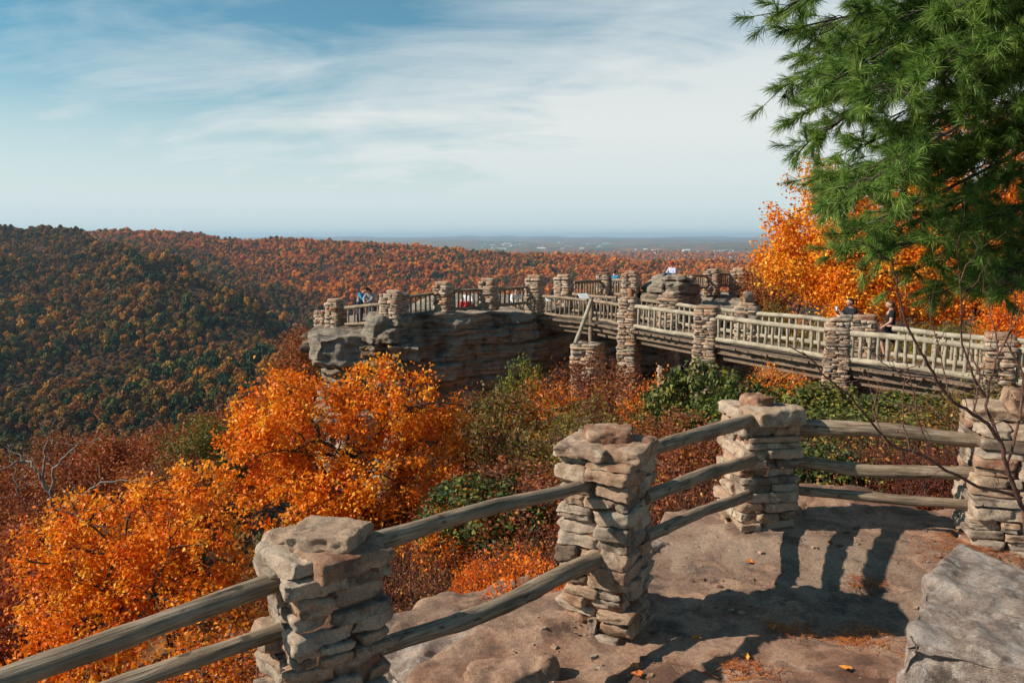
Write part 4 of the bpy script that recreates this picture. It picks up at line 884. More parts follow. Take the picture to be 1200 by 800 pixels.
SH = [
 # back row before the cliff and bridge
 ('rust', 'dull red brown shrub at the foot of the cliff left of the yellow green bush', 560, 455, 27, 1.5, (.8, .75, .7)),
 ('olive', 'small yellow green shrub in front of the dark cliff', 612, 415, 30, .85, (1.1, 1.5, .7)),
 ('rust', 'bare looking purple brown shrub in front of the brace stub', 700, 412, 30, 1.3, (.55, .5, .5)),
 ('rust', 'dark twiggy shrub left of the brace stub', 655, 432, 28, 1.4, (.75, .65, .6)),
 ('orange', 'orange shrub right of the yellow green bush', 640, 440, 25, 1.2, (.75, .65, .9)),
 ('olive', 'dusty olive and rust shrub below the dark cliff', 585, 452, 24, 1.5, (.9, .85, .8)),
 ('rust', 'rusty shrub beneath the red-stone bridge post', 735, 432, 26, 1.4, (1, .95, .9)),
 ('orange', 'golden orange shrub beneath the gap between two bridge posts', 775, 440, 24, 1.1, (.9, .8, .8)),
 ('olive', 'olive brown shrub left of the green rhododendron', 700, 460, 21, 1.4, (.9, .85, .8)),
 ('olive', 'brownish green shrub in the middle of the thicket', 640, 478, 19, 1.4, (1, .95, .9)),
 ('rust', 'dense russet shrub right of the central orange tree', 575, 490, 19, 1.4, (.85, .95, 1)),
 ('olive', 'grey olive shrub above the sunlit pillar', 690, 488, 17, 1.2, (.95, .85, .8)),
 ('rust', 'russet shrub just left of the corner pillar top', 800, 480, 17, 1.2, (.95, .9, .9)),
 ('orange', 'bright orange shrub right of the large green rhododendron', 905, 425, 22, 1.0, (.95, .9, .8)),
 ('orange', 'orange shrub under the flared bridge post', 935, 440, 20.5, .8, (.9, .8, .9)),
 ('rust', 'reddish thicket shrub above the cracked rail', 600, 535, 14, 1.2, (.9, .85, .8)),
 ('rust', 'dark red shrub beside the dark green rhododendron', 640, 560, 12.5, 1.1, (.9, .8, .8)),
 ('rust', 'low rust shrub behind the sunlit pillar', 770, 520, 14, 1.1, (.85, .8, .8)),
 ('rust', 'rust shrub left of the corner pillar between rails', 835, 500, 14.5, 1.0, (.9, .8, .8)),
 ('orange', 'small orange shrub under the central orange tree near the upper rail', 545, 580, 13, .8, (.9, .8, .8)),
 ('orange', 'low fiery shrub on the brown slab beyond the cracked rail', 605, 640, 8.6, .45, (1, .75, .8)),
 ('orange', 'sparse orange shrub in front of the brown slab near the sunlit pillar', 628, 652, 7.0, .42, (1, .8, .8)),
 ('orange', 'tiny orange shrub beside the smooth upper rail', 560, 655, 8.2, .3, (1, .8, .8)),
 ('rust', 'fine red brush beyond the corner pillar, left part', 985, 552, 11, 1.0, (.6, .36, .38)),
 ('rust', 'fine red brush beyond the rails between the last two pillars', 1040, 545, 11.4, 1.1, (.6, .36, .38)),
 ('rust', 'crimson brush left of the right edge pillar', 1100, 545, 10.8, 1.0, (.6, .36, .38)),
 ('rust', 'low crimson brush just outside the lowest dark rail', 1075, 575, 10, .6, (.6, .36, .38)),
 ('olive', 'dull olive shrub under the right end of the bridge', 1160, 440, 15, 1.1, (.8, .8, .7)),
 ('olive', 'olive shrub beyond the right edge pillar', 1125, 460, 13.2, .9, (.9, .8, .7)),
 ('rust', 'bare twiggy shrub on the dark rock hump', 855, 362, 42.5, 1.2, (.5, .4, .4)),
 ('olive', 'yellowish shrub left of the glowing orange tree', 905, 350, 36, 1.0, (1, 1, .8)),
 ('olive', 'yellow green shrub behind the woman in black', 960, 368, 30, 1.0, (1.4, 1.3, .6)),
 ('olive', 'yellow green shrub behind the walking man', 1075, 380, 27, 1.0, (1.3, 1.3, .6)),
 ('olive', 'green shrub behind the far side railing at right', 1130, 375, 26, 1.0, (.9, 1.2, .6)),
 ('rust', 'russet shrub on the left slope below the first rail', 330, 720, 9.5, 1.0, (.8, .7, .7)),
 ('orange', 'orange shrub at the bottom left below the lower rail', 60, 770, 8.2, 1.0, (.9, .85, .8)),
 ('orange', 'orange brown shrub beside the nearest pillar on its left', 265, 745, 7.4, .8, (.8, .75, .8)),
 ('green', 'large green rhododendron with yellow leaves under the bridge', 825, 425, 22.5, 1.35, (1, 1, 1)),
 ('green', 'green rhododendron to the right of the large one', 865, 440, 21.5, 1.0, (.85, .95, .9)),
 ('green', 'yellow green rhododendron below the flared bridge post', 965, 450, 16.5, 1.15, (1.25, 1.1, .9)),
 ('green', 'green rhododendron behind the top dark rail', 1000, 478, 14.5, 1.0, (1, 1, .9)),
 ('green', 'low bright green rhododendron left of the right edge pillar', 1090, 490, 14, 1.1, (1.1, 1.2, .9)),
 ('green', 'green rhododendron under the right end of the bridge', 1060, 460, 16.5, 1.0, (.8, .9, .8)),
 ('green', 'dark rhododendron just right of the corner pillar', 955, 520, 10.8, .7, (.8, .9, .9)),
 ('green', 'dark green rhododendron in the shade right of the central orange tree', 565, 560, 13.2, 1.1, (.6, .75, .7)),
 ('green', 'small green rhododendron left of the corner pillar top', 835, 470, 18, .9, (.9, 1, .8)),
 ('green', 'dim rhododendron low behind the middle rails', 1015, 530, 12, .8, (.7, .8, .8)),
]
for lm, label, px, py, Y, s, col in SH: shrub(label, px, py, Y, lm, s, col)
# undergrowth: twiggy ground cover and leaf litter over the slope
def cover(name, label, n, lm, size, zoff, seed, box, hgt, only=None):
    rg = np.random.default_rng(seed); x = rg.uniform(box[0], box[1], n); y = rg.uniform(box[2], box[3], n)
    m = (fence_d(x, y) > 1.3) & (np.hypot(x, y) < 70); x, y = x[m], y[m]
    if only is not None: m = only(x, y); x, y = x[m], y[m]
    z = ground_z(x, y); inb = (x > -4.4) & (x < 9.1) & (y > -1.4) & (y < 10.3); z = np.where(inb, np.maximum(z, terr_z(x, y)), z)
    C = np.stack([x, y, z+zoff+rg.uniform(0, 1, len(x))**2*hgt], 1)
    mb = MB(); leaves(mb, C, size, rg, up=1.5, tint=np.clip(.5+fbm(C*.6+seed, 3)*.5+rg.normal(size=len(C))*.25, 0, 1)); o = mb.build(name, M[lm]); return tag(o, label, 'ground cover', None, 'stuff')
cover('leaf_litter', 'fallen orange and brown leaves covering the slope beyond the fence', 90000, 'litter', .08, .01, 71, (-12, 14, 4, 30), .05)
cover('undergrowth', 'tangled russet undergrowth between the shrubs', 120000, 'rust', .05, .1, 72, (-7, 13, 9.5, 29), 1.0)
def brush():
    rg = np.random.default_rng(77); n = 15000; x = rg.uniform(-6, 13, n); y = rg.uniform(9.6, 29, n); z = ground_z(x, y); L = []
    for a, b_, c_ in zip(x, y, z):
        d = rg.normal(size=3)*np.array([.25, .25, .1])+[0, 0, rg.uniform(.5, 1.1)]; p = np.array([a, b_, c_]); L.append((np.array([p, p+d*.5+rg.normal(size=3)*.04, p+d]), [.01, .007, .003]))
    mb = MB(); tubes(mb, L, 3); tag(mb.build('brush', M['twig']), 'thin reddish brown stems standing all over the thicket', 'ground cover', None, 'stuff')
brush()

# ------------------------------------------------------------ bare near shrub at right
def bare_shrub():
    Y0 = 5.3; c = at(1215, 640, Y0); base = (c[0], Y0, tz(c[0], Y0)-.03)
    t = thing('bare_shrub', 'leafless reddish shrub with arching twigs in front of the right edge pillar', 'shrub', base); rg = np.random.default_rng(9)
    Pl = [([(1200, 596), (1191, 578), (1179, 545), (1173, 518), (1158, 497), (1140, 485), (1116, 470), (1097, 445), (1084, 420), (1070, 395), (1060, 372), (1052, 340), (1045, 307), (1020, 290), (1005, 283)], .016, .003, -.5),
          ([(1197, 583), (1146, 569), (1110, 551), (1080, 533), (1044, 521), (1026, 500), (996, 464), (975, 446), (945, 417), (925, 405)], .012, .003, -.7),
          ([(1092, 541), (1082, 510), (1074, 479), (1066, 440), (1063, 425)], .006, .002, -.2), ([(1066, 526), (1059, 500), (1059, 449), (1062, 430)], .006, .002, .2), ([(1035, 512), (1022, 480), (1030, 450)], .005, .002, .2),
          ([(1173, 518), (1156, 480), (1155, 465), (1163, 440), (1170, 415), (1165, 377), (1152, 340), (1156, 310)], .011, .002, .3),
          ([(1155, 465), (1140, 440), (1127, 402), (1127, 352), (1120, 290), (1118, 270)], .009, .002, -.3), ([(1179, 545), (1195, 490), (1200, 440), (1180, 400), (1190, 350)], .01, .003, .2),
          ([(1116, 470), (1105, 430), (1098, 400), (1090, 370), (1075, 350)], .006, .002, .2), ([(1097, 445), (1060, 440), (1035, 425), (1010, 400)], .005, .002, -.2), ([(1127, 352), (1145, 330), (1160, 305)], .005, .002, .1),
          ([(1170, 415), (1190, 380), (1200, 350)], .006, .002, .1), ([(1140, 485), (1150, 440), (1135, 410), (1140, 370), (1130, 340)], .006, .002, .2)]
    Ls = []; tw = []
    for pts, r0, r1, dy in Pl:
        n = len(pts); P = np.array([at(px, py, Y0+dy*k/n) for k, (px, py) in enumerate(pts)]); tt = np.linspace(0, n-1, (n-1)*3+1)
        Q = np.stack([np.interp(tt, range(n), P[:, k]) for k in range(3)], 1); Q[1:-1] += rg.normal(size=Q[1:-1].shape)*.004; rr = np.linspace(r0, r1, len(Q)); Ls.append((Q, rr))
        for k in range(2, len(Q), 2):
            if rg.random() < .8:
                d = Q[min(k+1, len(Q)-1)]-Q[k-1]; d /= np.linalg.norm(d); e = Q[k]+(d*.6+rg.normal(size=3)*.55+[0, 0, .25])*rg.uniform(.08, .3); c_ = curve(Q[k], e, rg, 5, .08); tw.append((c_, np.linspace(min(rr[k], .0035), .0014, 5)))
                if rg.random() < .6: e2 = c_[3]+rg.normal(size=3)*.07; tw.append((curve(c_[3], e2, rg, 4, .1), [.002, .0017, .0014, .001]))
    st = [(np.array([base, (np.array(base)+Ls[0][0][0])/2+[.03, 0, 0], Ls[0][0][0]]), [.024, .02, .016])]
    mb = MB(); tubes(mb, st+Ls, 7); mb.build('stems', M['twig'], t); mb = MB(); tubes(mb, tw, 4)
    for c_, r in tw: stone(mb, c_[-1], (.007, .007, .013), 0, 1, .1, 0, 1)
    mb.build('twigs', M['twig'], t)
bare_shrub()

# ------------------------------------------------------------ pine
def pine():
    X0, Y0 = 6.9, 7.3; base = (X0, Y0, -3.0); t = thing('pine_tree', 'green long needled pine whose boughs hang into the upper right of the photo', 'tree', base); rg = np.random.default_rng(21)
    tr = np.array([[X0, Y0, -3.2], [X0+.03, Y0, -1], [X0-.05, Y0+.05, 1.5], [X0, Y0, 4.5], [X0+.05, Y0, 8]]); mb = MB(); tubes(mb, [(tr, [.24, .21, .18, .13, .06])], 14); mb.build('trunk', M['bark'], t)
    # boughs aim at points inside the hanging mass
    tg = [(925, 8, 5.6), (945, 30, 6.0), (960, -20, 6.2), (1010, 10, 6.6), (1060, 20, 5.8), (930, 95, 6.2), (950, 130, 6.6), (985, 90, 5.6), (1030, 110, 5.2), (1090, 80, 5.4), (1150, 60, 5.0), (950, 165, 6.6), (985, 200, 6.2), (1020, 165, 5.6), (1050, 135, 5.9), (1010, 205, 6.4), (1085, 145, 6.3),
          (985, 235, 6.2), (1010, 265, 5.8), (1000, 225, 5.0), (1050, 290, 5.6), (1080, 310, 6.0), (1150, 330, 6.0), (1185, 340, 5.6), (1110, 340, 6.4), (1120, 10, 5.2), (1180, -10, 5.0), (960, 60, 7.0), (1190, 30, 6.2), (1080, 60, 7.0), (1140, 100, 7.2), (1010, 60, 7.2), (1000, 290, 6.4)]
    B = []; tw = []; T = []; S = []
    for k, (px, py, Y) in enumerate(tg):
        e = at(px, py, Y); zt = e[2]+rg.uniform(.1, .7)+.12*(X0-e[0]); s = np.array([X0, Y0, np.clip(zt, -1, 7)]); P = curve(s, e, rg, 12, .03, .07); B.append((P, np.linspace(.035, .006, 12)))
        L = np.linalg.norm(e-s)
        for f in np.linspace(.28, 1, int(L*12)):
            i_ = min(int(f*11), 10); p = P[i_]*(1-(f*11-i_))+P[i_+1]*(f*11-i_) if f < 1 else P[11]; d = P[min(i_+1, 11)]-P[max(i_-1, 0)]; d /= np.linalg.norm(d)
            ln = (.5*(1.15-f)+.12)*rg.uniform(.6, 1.2); sd = np.cross(d, [0, 0, 1]); sd /= np.linalg.norm(sd)
            q = p+(d*.75+sd*rg.choice([-1, 1])*rg.uniform(.5, 1)+np.array([0, 0, rg.uniform(-.3, .25)]))*ln
            if f >= .98: q = p+d*.15
            c_ = curve(p, q, rg, 5, .08, -.05); tw.append((c_, np.linspace(.006, .0028, 5)))
            c0 = c_[3]
            for a in range(rg.integers(2, 5)):
                u = rg.uniform(.35, 1); m_ = c_[0]*(1-u)+c_[4]*u; dd = (q-p)/(np.linalg.norm(q-p)+1e-6); e2 = m_+(dd*.7+rg.normal(size=3)*.45+[0, 0, .12])*rg.uniform(.08, .2); s2 = np.linspace(0, 1, 4)[:, None]
                l_ = m_*(1-s2)+e2*s2; tw.append((l_, [.0035, .003, .0028, .002]))
                dd2 = (e2-m_)/np.linalg.norm(e2-m_); T.append(e2); S.append(dd2); T.append(e2-dd2*.05); S.append(dd2)
            dd = (c_[4]-c_[3]); dd /= np.linalg.norm(dd)+1e-9; T.append(c_[4]); S.append(dd)
    for P, r in B:
        m = MB(); tubes(m, [(P, r)], 6); m.build('branch', M['bark'], t)
    m = MB(); tubes(m, tw, 4); m.build('twigs', M['bark'], t)
    T = np.array(T); S = np.array(S); nn_ = 42
    C = np.repeat(T, nn_, 0); D = np.repeat(S, nn_, 0); n = len(C); C = C-D*rg.uniform(0, .05, n)[:, None]
    v = D*rg.uniform(.5, 1.25, n)[:, None]+rg.normal(size=(n, 3))*.42; v[:, 2] -= .08; v /= np.linalg.norm(v, axis=1, keepdims=True); Ln = rg.uniform(.07, .125, n)[:, None]
    sd = np.cross(v, rg.normal(size=(n, 3))); sd /= np.linalg.norm(sd, axis=1, keepdims=True); w = .0019
    e = C+v*Ln; e[:, 2] -= Ln[:, 0]**2*.9; md = C+v*Ln*.5
    V = np.stack([C-sd*w*.6, C+sd*w*.6, md+sd*w, md-sd*w, e], 1).reshape(-1, 3); bb = np.arange(n)*5
    Q = np.stack([bb, bb+1, bb+2, bb+3], 1); Tn = np.stack([bb+3, bb+2, bb+4], 1); tint = np.repeat(np.clip(np.repeat(rg.uniform(.15, .85, len(T)), nn_)+rg.normal(size=n)*.12, 0, 1), 5)
    mb = MB(); mb.add(V, Q, tint); mb.T.append(Tn); mb.tm.append(np.zeros(len(Tn), int)); mb.build('needles', M['needle'], t)
pine()

# ------------------------------------------------------------ leaves and needles on the terrace
def fallen(px, py, k):
    a, b_ = ratios(px, py); Y = 5.
    for _ in range(12): Y = tz(a*Y, Y)/b_
    x, y = a*Y, Y; z = tz(x, y)+.012; rg = np.random.default_rng(k)
    n = 9; th = np.linspace(0, 2*PI, n, endpoint=False); r = .035*(1+.35*np.cos(th*3+rg.uniform(0, 6)))*np.where(np.cos(th) > 0, 1.25, .9)
    V = np.stack([r*np.cos(th), r*np.sin(th)*.7, .012*np.abs(np.sin(th))+rg.uniform(0, .006, n)], 1); V = np.vstack([V, [0, 0, 0]]); ii = np.arange(n); mb = MB()
    mb.add(V, np.stack([ii, (ii+1) % n, np.full(n, n)], 1), rg.uniform(.4, 1)); o = link('fallen_leaf', mb.mesh('fallen_leaf', M['litter'], False), None, (x, y, z)); o.rotation_euler = (rg.uniform(-.15, .15), rg.uniform(-.15, .15), rg.uniform(0, 6)); return o, (x, y, z)
for k, (px, py, l) in enumerate([(817, 749, 'yellow leaf lying in the middle of the terrace, nearest to the pillar shadow tip'), (873, 770, 'small orange leaf in the bottom middle of the terrace'), (989, 789, 'yellow leaf at the bottom edge left of the big boulder'), (746, 792, 'pair of orange leaf scraps at the bottom by the rounded ledge'),
                                 (880, 660, 'curled brown leaf between the rail shadows'), (905, 737, 'orange leaf beside the needle patches'), (1083, 685, 'small yellow leaf above the left edge of the big boulder'), (1060, 772, 'reddish leaf right beside the big boulder'), (744, 783, 'orange leaf just above the bottom edge')]):
    o, _ = fallen(px, py, k+3); tag(o, l, 'leaf', 'single leaves on the terrace')
def grit():
    rg = np.random.default_rng(61); n = 1500; x = rg.uniform(-1.5, 5.5, n); y = rg.uniform(3.8, 8.2, n); m = (fence_d(x, y) < .3) & (fbm(np.stack([x, y, 0*x], 1)*1.2+4, 3) > -.1); x, y = x[m], y[m]; z = terr_z(x, y); mb = MB()
    for k in range(len(x)):
        q = .006+.02*rg.random()**5; stone(mb, (x[k], y[k], z[k]+q*.25), (q*2, q*1.6, q), rg.uniform(0, 3), 1, .4, .1, k, rg.random())
    tag(mb.build('grit', M['stone'], smooth=False), 'loose grit and tiny stone chips scattered on the terrace rock', 'gravel', None, 'stuff')
grit()
def needles_patch():
    rg = np.random.default_rng(8); mb = MB()
    for px, py, n, s in ((1013, 687, 110, .07), (935, 737, 110, .1), (1010, 752, 140, .12), (870, 785, 160, .1), (1020, 740, 70, .06), (1120, 640, 260, .25), (1160, 650, 300, .25), (915, 737, 60, .05), (990, 748, 60, .05)):
        a, b_ = ratios(px, py); Y = 5.
        for _ in range(12): Y = tz(a*Y, Y)/b_
        c = np.array([a*Y, Y])+rg.normal(size=(n, 2))*s*np.array([1.1, .8]); z = terr_z(c[:, 0], c[:, 1])+.008+rg.uniform(0, .01, n); th = rg.uniform(0, PI, n); d = np.stack([np.cos(th), np.sin(th), 0*th], 1)*.045; sd = np.stack([-np.sin(th), np.cos(th), 0*th], 1)*.0022; C = np.stack([c[:, 0], c[:, 1], z], 1)
        mb.add(np.stack([C-d-sd, C+d-sd, C+d+sd, C-d+sd], 1).reshape(-1, 3), np.arange(4*n).reshape(-1, 4), np.repeat(rg.uniform(0, .75, n), 4))
    tag(mb.build('pine_needles', M['litter']), 'rusty fallen pine needles gathered in small drifts on the terrace', 'pine needles', None, 'stuff')
needles_patch()

# ------------------------------------------------------------ hillside forest
PR = []
for s in range(6):
    rg = np.random.default_rng(800+s); mb = MB(); V, Q = cubegrid(7); nb = rg.integers(4, 7); H = rg.uniform(10, 15); W = rg.uniform(3.3, 4.6)
    for q in range(nb):
        c = np.array([rg.uniform(-.5, .5)*W, rg.uniform(-.5, .5)*W, H*rg.uniform(.5, .8)]) if q else np.array([0, 0, H*.66]); r = W*rg.uniform(.38, .62)
        n = V/np.linalg.norm(V, axis=1, keepdims=True); p = c+n*(r*(1+.75*fbm(n*2.6+q*7+s*31, 3)))[:, None]*np.array([1, 1, 1.15]); mb.add(p, Q, np.clip(.45+.5*fbm(n*3+q, 2), 0, 1))
        nl = 150; D = rg.normal(size=(nl, 3)); D /= np.linalg.norm(D, axis=1, keepdims=True); leaves(mb, c+D*r*rg.uniform(.9, 1.4, nl)[:, None], .9, rg, tint=rg.uniform(.2, 1, nl), up=.8)
    tubes(mb, [(np.array([(0, 0, -2), (0, 0, H*.55)]), [.35, .2])], 5)
    PR.append(mb.mesh('hillside_tree', M['farcrown'], smooth=False))
rg = np.random.default_rng(33)
pts = []
def scatter(y0, y1, sp, pxa=-190, pxb=1260):
    n = int(((y1**2-y0**2)/2*(pxb-pxa)/F)/(sp*sp)); Y = np.sqrt(rg.uniform(y0*y0, y1*y1, n)); px = rg.uniform(pxa, pxb, n); return np.stack([(px-600)/F*Y, Y, px], 1)
P = np.vstack([scatter(150, 420, 8.0, -190, 1000), scatter(420, 800, 6.2, -190, 800), scatter(800, 1400, 7.0, -190, 950), scatter(1400, 2900, 8.2, -190, 950), scatter(2900, 4600, 12, -190, 950), scatter(4600, 9500, 27, 250, 950)])
small = scatter(430, 1300, 9, -190, 900); ns_ = len(small); P = np.vstack([P, small]); Z = ground_z(P[:, 0], P[:, 1]); keep = rg.uniform(0, 1, len(P)) < 1-.55*sstep(4000, 6500, P[:, 1]); P, Z = P[keep], Z[keep]
sc_ = (.42+1.05*rg.uniform(0, 1, len(P))**1.5)*np.where(np.arange(len(P)) > len(P)-ns_, .55, 1)*(1+.5*sstep(4000, 6000, P[:, 1])); sc_ = sc_*(1+.45*fbm(P*np.array([.012, .012, 0]), 3)); rz = rg.uniform(0, 6.28, len(P)); ix = rg.integers(0, 6, len(P))
py = 400-F*((Z+9)/P[:, 1]+.1318)/(1-.1318*(Z+9)/P[:, 1])*1.0
vis = (P[:, 2] > 2) & (P[:, 2] < 345) & (py < 500) & (P[:, 1] > 500)
ids = np.where(vis)[0]; ids = ids[np.argsort(P[ids, 1])][:294]
colp = bpy.data.collections.new('hillside_tree_kinds')
def hill_tree(me, x, y, z, s, r): 
    o = bpy.data.objects.new('hillside_tree', me); COL.objects.link(o); o.location = (x, y, z); o.scale = (s, s, s); o.rotation_euler = (0, 0, r)
    return tag(o, 'autumn tree on the lower left hillside across the valley', 'tree', 'nearest trees of the opposite hillside')
sel = set(ids.tolist())
for n, k in enumerate(ids): 
    o = hill_tree(PR[ix[k]], P[k, 0], P[k, 1], Z[k]-.8, sc_[k], rz[k])
for k in range(6):                                                   # the six kinds, standing on the hillside as trees of their own
    q = ids[k*7]; o = hill_tree(PR[k], P[q, 0]+5, P[q, 1]-6, ground_z([P[q, 0]+5], [P[q, 1]-6])[0]-.8, 1.0, 0); colp.objects.link(o)
rest = np.array([k for k in range(len(P)) if k not in sel])
me = bpy.data.meshes.new('hillside_forest'); me.vertices.add(len(rest)); me.vertices.foreach_set('co', np.stack([P[rest, 0], P[rest, 1], Z[rest]-.8], 1).ravel())
for nme, arr, ty in (('sc', sc_[rest], 'FLOAT'), ('rz', rz[rest], 'FLOAT'), ('ix', ix[rest], 'INT')):
    a = me.attributes.new(nme, ty, 'POINT'); a.data.foreach_set('value', arr.astype(np.float32 if ty == 'FLOAT' else np.int32))
fo = bpy.data.objects.new('hillside_forest', me); COL.objects.link(fo); tag(fo, 'continuous autumn forest covering the hills across the valley and the lowland beyond', 'forest', None, 'stuff')
ng = bpy.data.node_groups.new('forest', 'GeometryNodeTree'); ng.interface.new_socket('Geometry', in_out='INPUT', socket_type='NodeSocketGeometry'); ng.interface.new_socket('Geometry', in_out='OUTPUT', socket_type='NodeSocketGeometry')
G = NT(ng); gi = G.n('NodeGroupInput'); go = G.n('NodeGroupOutput')
ci = G.n('GeometryNodeCollectionInfo', {'Collection': colp, 'Separate Children': True, 'Reset Children': True}); ci.transform_space = 'ORIGINAL'
def na_(nm, ty):
    x = G.n('GeometryNodeInputNamedAttribute', {'Name': nm}); x.data_type = ty
    return [o for o in x.outputs if o.enabled and o.name == 'Attribute'][0]
comb = G.n('ShaderNodeCombineXYZ', {'Z': na_('rz', 'FLOAT')}); e2r = G.n('FunctionNodeEulerToRotation', {0: comb.outputs[0]})
m2p = G.n('GeometryNodeMeshToPoints', {'Mesh': gi.outputs[0]})
iop = G.n('GeometryNodeInstanceOnPoints', {'Points': m2p.outputs[0], 'Instance': ci.outputs[0], 'Pick Instance': True, 'Instance Index': na_('ix', 'INT'), 'Rotation': e2r.outputs[0], 'Scale': na_('sc', 'FLOAT')})
ng.links.new(iop.outputs[0], go.inputs[0]); md = fo.modifiers.new('forest', 'NODES'); md.node_group = ng

# ------------------------------------------------------------ town on the plain
rg = np.random.default_rng(55)
def house_mesh(w, d, h, rf):
    mb = MB(); V = np.array([(-w, -d, -4), (w, -d, -4), (w, d, -4), (-w, d, -4), (-w, -d, h), (w, -d, h), (w, d, h), (-w, d, h)], float); mb.add(V, [(0, 1, 5, 4), (1, 2, 6, 5), (2, 3, 7, 6), (3, 0, 4, 7)])
    R_ = np.array([(-w*1.03, -d*1.05, h), (w*1.03, -d*1.05, h), (w*1.03, d*1.05, h), (-w*1.03, d*1.05, h), (-w*1.03, 0, h+rf), (w*1.03, 0, h+rf)], float); mb.add(R_, [(0, 1, 5, 4), (2, 3, 4, 5)], m=1); mb.add(R_, [(0, 4, 3), (1, 2, 5)], m=0)
    return mb.mesh('town_building', [M['white'], M['roofgrey']], False)
M['roofgrey'] = plain('pale_metal_roof', (.5, .5, .52))
HM = [house_mesh(45, 18, 9, 4), house_mesh(22, 12, 8, 6), house_mesh(70, 22, 8, 3), house_mesh(14, 10, 14, 4)]
spots = [(rg.uniform(800, 880), rg.uniform(293, 303)) for _ in range(34)]+[(rg.uniform(715, 800), rg.uniform(289, 300)) for _ in range(18)]+[(rg.uniform(560, 720), rg.uniform(285, 293)) for _ in range(26)]
for k, (px, py_) in enumerate(spots):
    lo, hi = 4500., 30000.
    Ys = np.geomspace(lo, hi, 200); a, b_ = ratios(px, py_); zz = ground_z(a*Ys, Ys); i_ = int(np.argmin(np.abs(b_*Ys-zz))); Y = Ys[i_]; x = a*Y
    o = link('town_building', HM[int(rg.integers(0, 4))], None, (x, Y, float(ground_z([x], [Y])[0])+4)); s = Y/9500*rg.uniform(.35, .85); o.scale = (s, s, s); o.rotation_euler = (0, 0, rg.uniform(-.6, .6))
    tag(o, 'tiny white building far away on the hazy plain near the horizon', 'building', 'town buildings on the plain')

# ------------------------------------------------------------ haze
mb = MB(); V, Q = cubegrid(1); hv = (V+1)/2*np.array([96000, 92000, 640])+np.array([-48000, -46500, -500]); mb.add(hv, Q); hz = mb.build('haze', bpy.data.materials.new('haze'), smooth=False); tag(hz, 'thin blue autumn haze lying over the valley and plain', 'haze', None, 'stuff')
hm = hz.data.materials[0]; hm.use_nodes = True; hm.node_tree.nodes.clear(); t = NT(hm.node_tree)
vol = t.n('ShaderNodeVolumePrincipled', {'Color': (.58, .8, 1.0, 1), 'Density': 4.0e-5, 'Anisotropy': .2}); t.nt.links.new(vol.outputs[0], t.n('ShaderNodeOutputMaterial').inputs['Volume'])

# ------------------------------------------------------------ sky and sun
SUN_EL, SUN_DIR = math.radians(35), np.array([-1.0, -.12])
w = bpy.data.worlds.new('World'); sc.world = w; w.use_nodes = True; w.node_tree.nodes.clear(); t = NT(w.node_tree)
az = math.atan2(SUN_DIR[0], SUN_DIR[1])
sky = t.n('ShaderNodeTexSky', sky_type='NISHITA', sun_disc=False, sun_elevation=SUN_EL, sun_rotation=az, air_density=1.0, dust_density=.6, ozone_density=2.0, altitude=600)
g = t.n('ShaderNodeTexCoord').outputs['Generated']; s = t.n('ShaderNodeSeparateXYZ', {0: g}); zz = t.math('MAXIMUM', s.outputs[2], .0)
den = t.math('ADD', zz, .3); cx = t.math('DIVIDE', s.outputs[0], den); cy = t.math('DIVIDE', s.outputs[1], den); cv = t.n('ShaderNodeCombineXYZ', {0: cx, 1: cy, 2: 0.0}).outputs[0]
# high thin veil in streaks, drawn out across the view
v1 = t.noise(t.map(cv, (1.0, 1.7, 1), (0, 0, .6), (4.2, 2.5, 0)), 1.7, 7, .56, .9)
v2 = t.noise(t.map(cv, (.8, 3.2, 1), (0, 0, .8), (1, 3, 0)), 2.3, 10, .66, .7)
v3 = t.noise(t.map(cv, (.25, .3, 1), (0, 0, 0), (7.7, 1.1, 0)), 1.0, 2, .5)
low = t.n('ShaderNodeMapRange', {'Value': zz, 'From Min': .1, 'From Max': .34, 'To Min': .46, 'To Max': -.3}).outputs[0]
side = t.n('ShaderNodeMapRange', {'Value': s.outputs[0], 'From Min': -.5, 'From Max': .25, 'To Min': -.38, 'To Max': .34}).outputs[0]
c1 = t.math('ADD', t.math('ADD', t.math('MULTIPLY', v1, 1.0), t.math('MULTIPLY', v2, .75)), t.math('ADD', t.math('MULTIPLY', v3, .3), t.math('ADD', low, side)))
fac = t.n('ShaderNodeMapRange', {'Value': c1, 'From Min': .72, 'From Max': 1.5, 'To Min': .05, 'To Max': .95}).outputs[0]
fac = t.math('MAXIMUM', fac, t.n('ShaderNodeMapRange', {'Value': zz, 'From Min': .04, 'From Max': .2, 'To Min': .96, 'To Max': .0}).outputs[0])
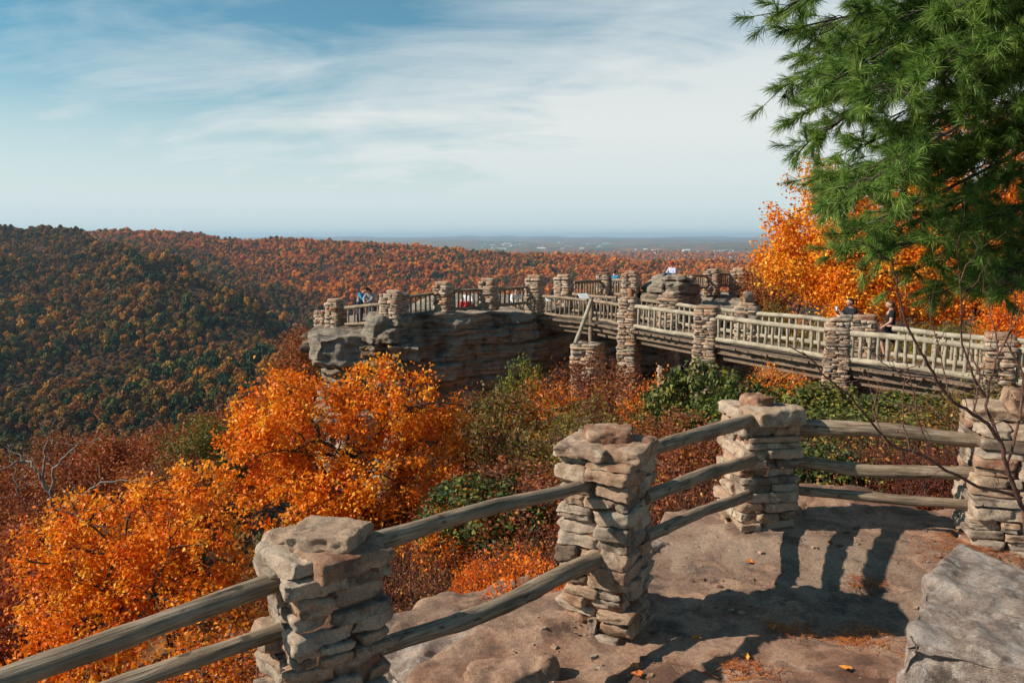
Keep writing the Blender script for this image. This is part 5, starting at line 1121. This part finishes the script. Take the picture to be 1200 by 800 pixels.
# veil thinned in the unseen sky overhead and behind the viewer, lowering ambient fill
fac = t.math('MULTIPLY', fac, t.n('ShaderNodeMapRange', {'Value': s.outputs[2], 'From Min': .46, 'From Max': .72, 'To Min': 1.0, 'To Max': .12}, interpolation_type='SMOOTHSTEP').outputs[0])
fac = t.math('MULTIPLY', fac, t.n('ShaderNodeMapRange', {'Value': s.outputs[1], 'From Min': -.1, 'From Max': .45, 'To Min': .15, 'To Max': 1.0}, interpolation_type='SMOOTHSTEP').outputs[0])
cl = t.ramp(zz, [(0, (.46, .56, .58)), (.05, (.55, .61, .62)), (.13, (.63, .65, .635)), (.3, (.5, .56, .58)), (.6, (.38, .45, .48))])
b1 = t.n('ShaderNodeBackground', {'Color': t.mix(1.0, sky.outputs[0], (.52, 1.0, .96), 'MULTIPLY'), 'Strength': .08}); b2 = t.n('ShaderNodeBackground', {'Color': cl, 'Strength': 1.0})
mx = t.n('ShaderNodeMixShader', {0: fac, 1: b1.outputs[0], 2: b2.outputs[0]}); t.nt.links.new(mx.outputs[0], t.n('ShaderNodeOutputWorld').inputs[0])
sl = bpy.data.lights.new('sun', 'SUN'); sl.energy = 5.0; sl.angle = math.radians(.53); sl.color = (1, .9, .76); so = bpy.data.objects.new('sun', sl); COL.objects.link(so)
h = SUN_DIR/np.linalg.norm(SUN_DIR); sd = Vector((h[0]*math.cos(SUN_EL), h[1]*math.cos(SUN_EL), math.sin(SUN_EL))); so.rotation_mode = 'QUATERNION'; so.rotation_quaternion = sd.to_track_quat('Z', 'Y')

cam = bpy.data.cameras.new('camera'); co = bpy.data.objects.new('camera', cam); COL.objects.link(co); sc.camera = co
cam.sensor_width = 36; cam.lens = F/1200*36; cam.clip_start = .1; cam.clip_end = 120000; co.location = (0, 0, 0); co.rotation_euler = (PI/2-TH, 0, 0)
vs = sc.view_settings; vs.view_transform = 'Standard'; vs.look = 'None'; vs.gamma = 1; vs.exposure = .38; vs.use_curve_mapping = False
sc.cycles.volume_bounces = 0; sc.cycles.max_bounces = 5; sc.cycles.transparent_max_bounces = 4
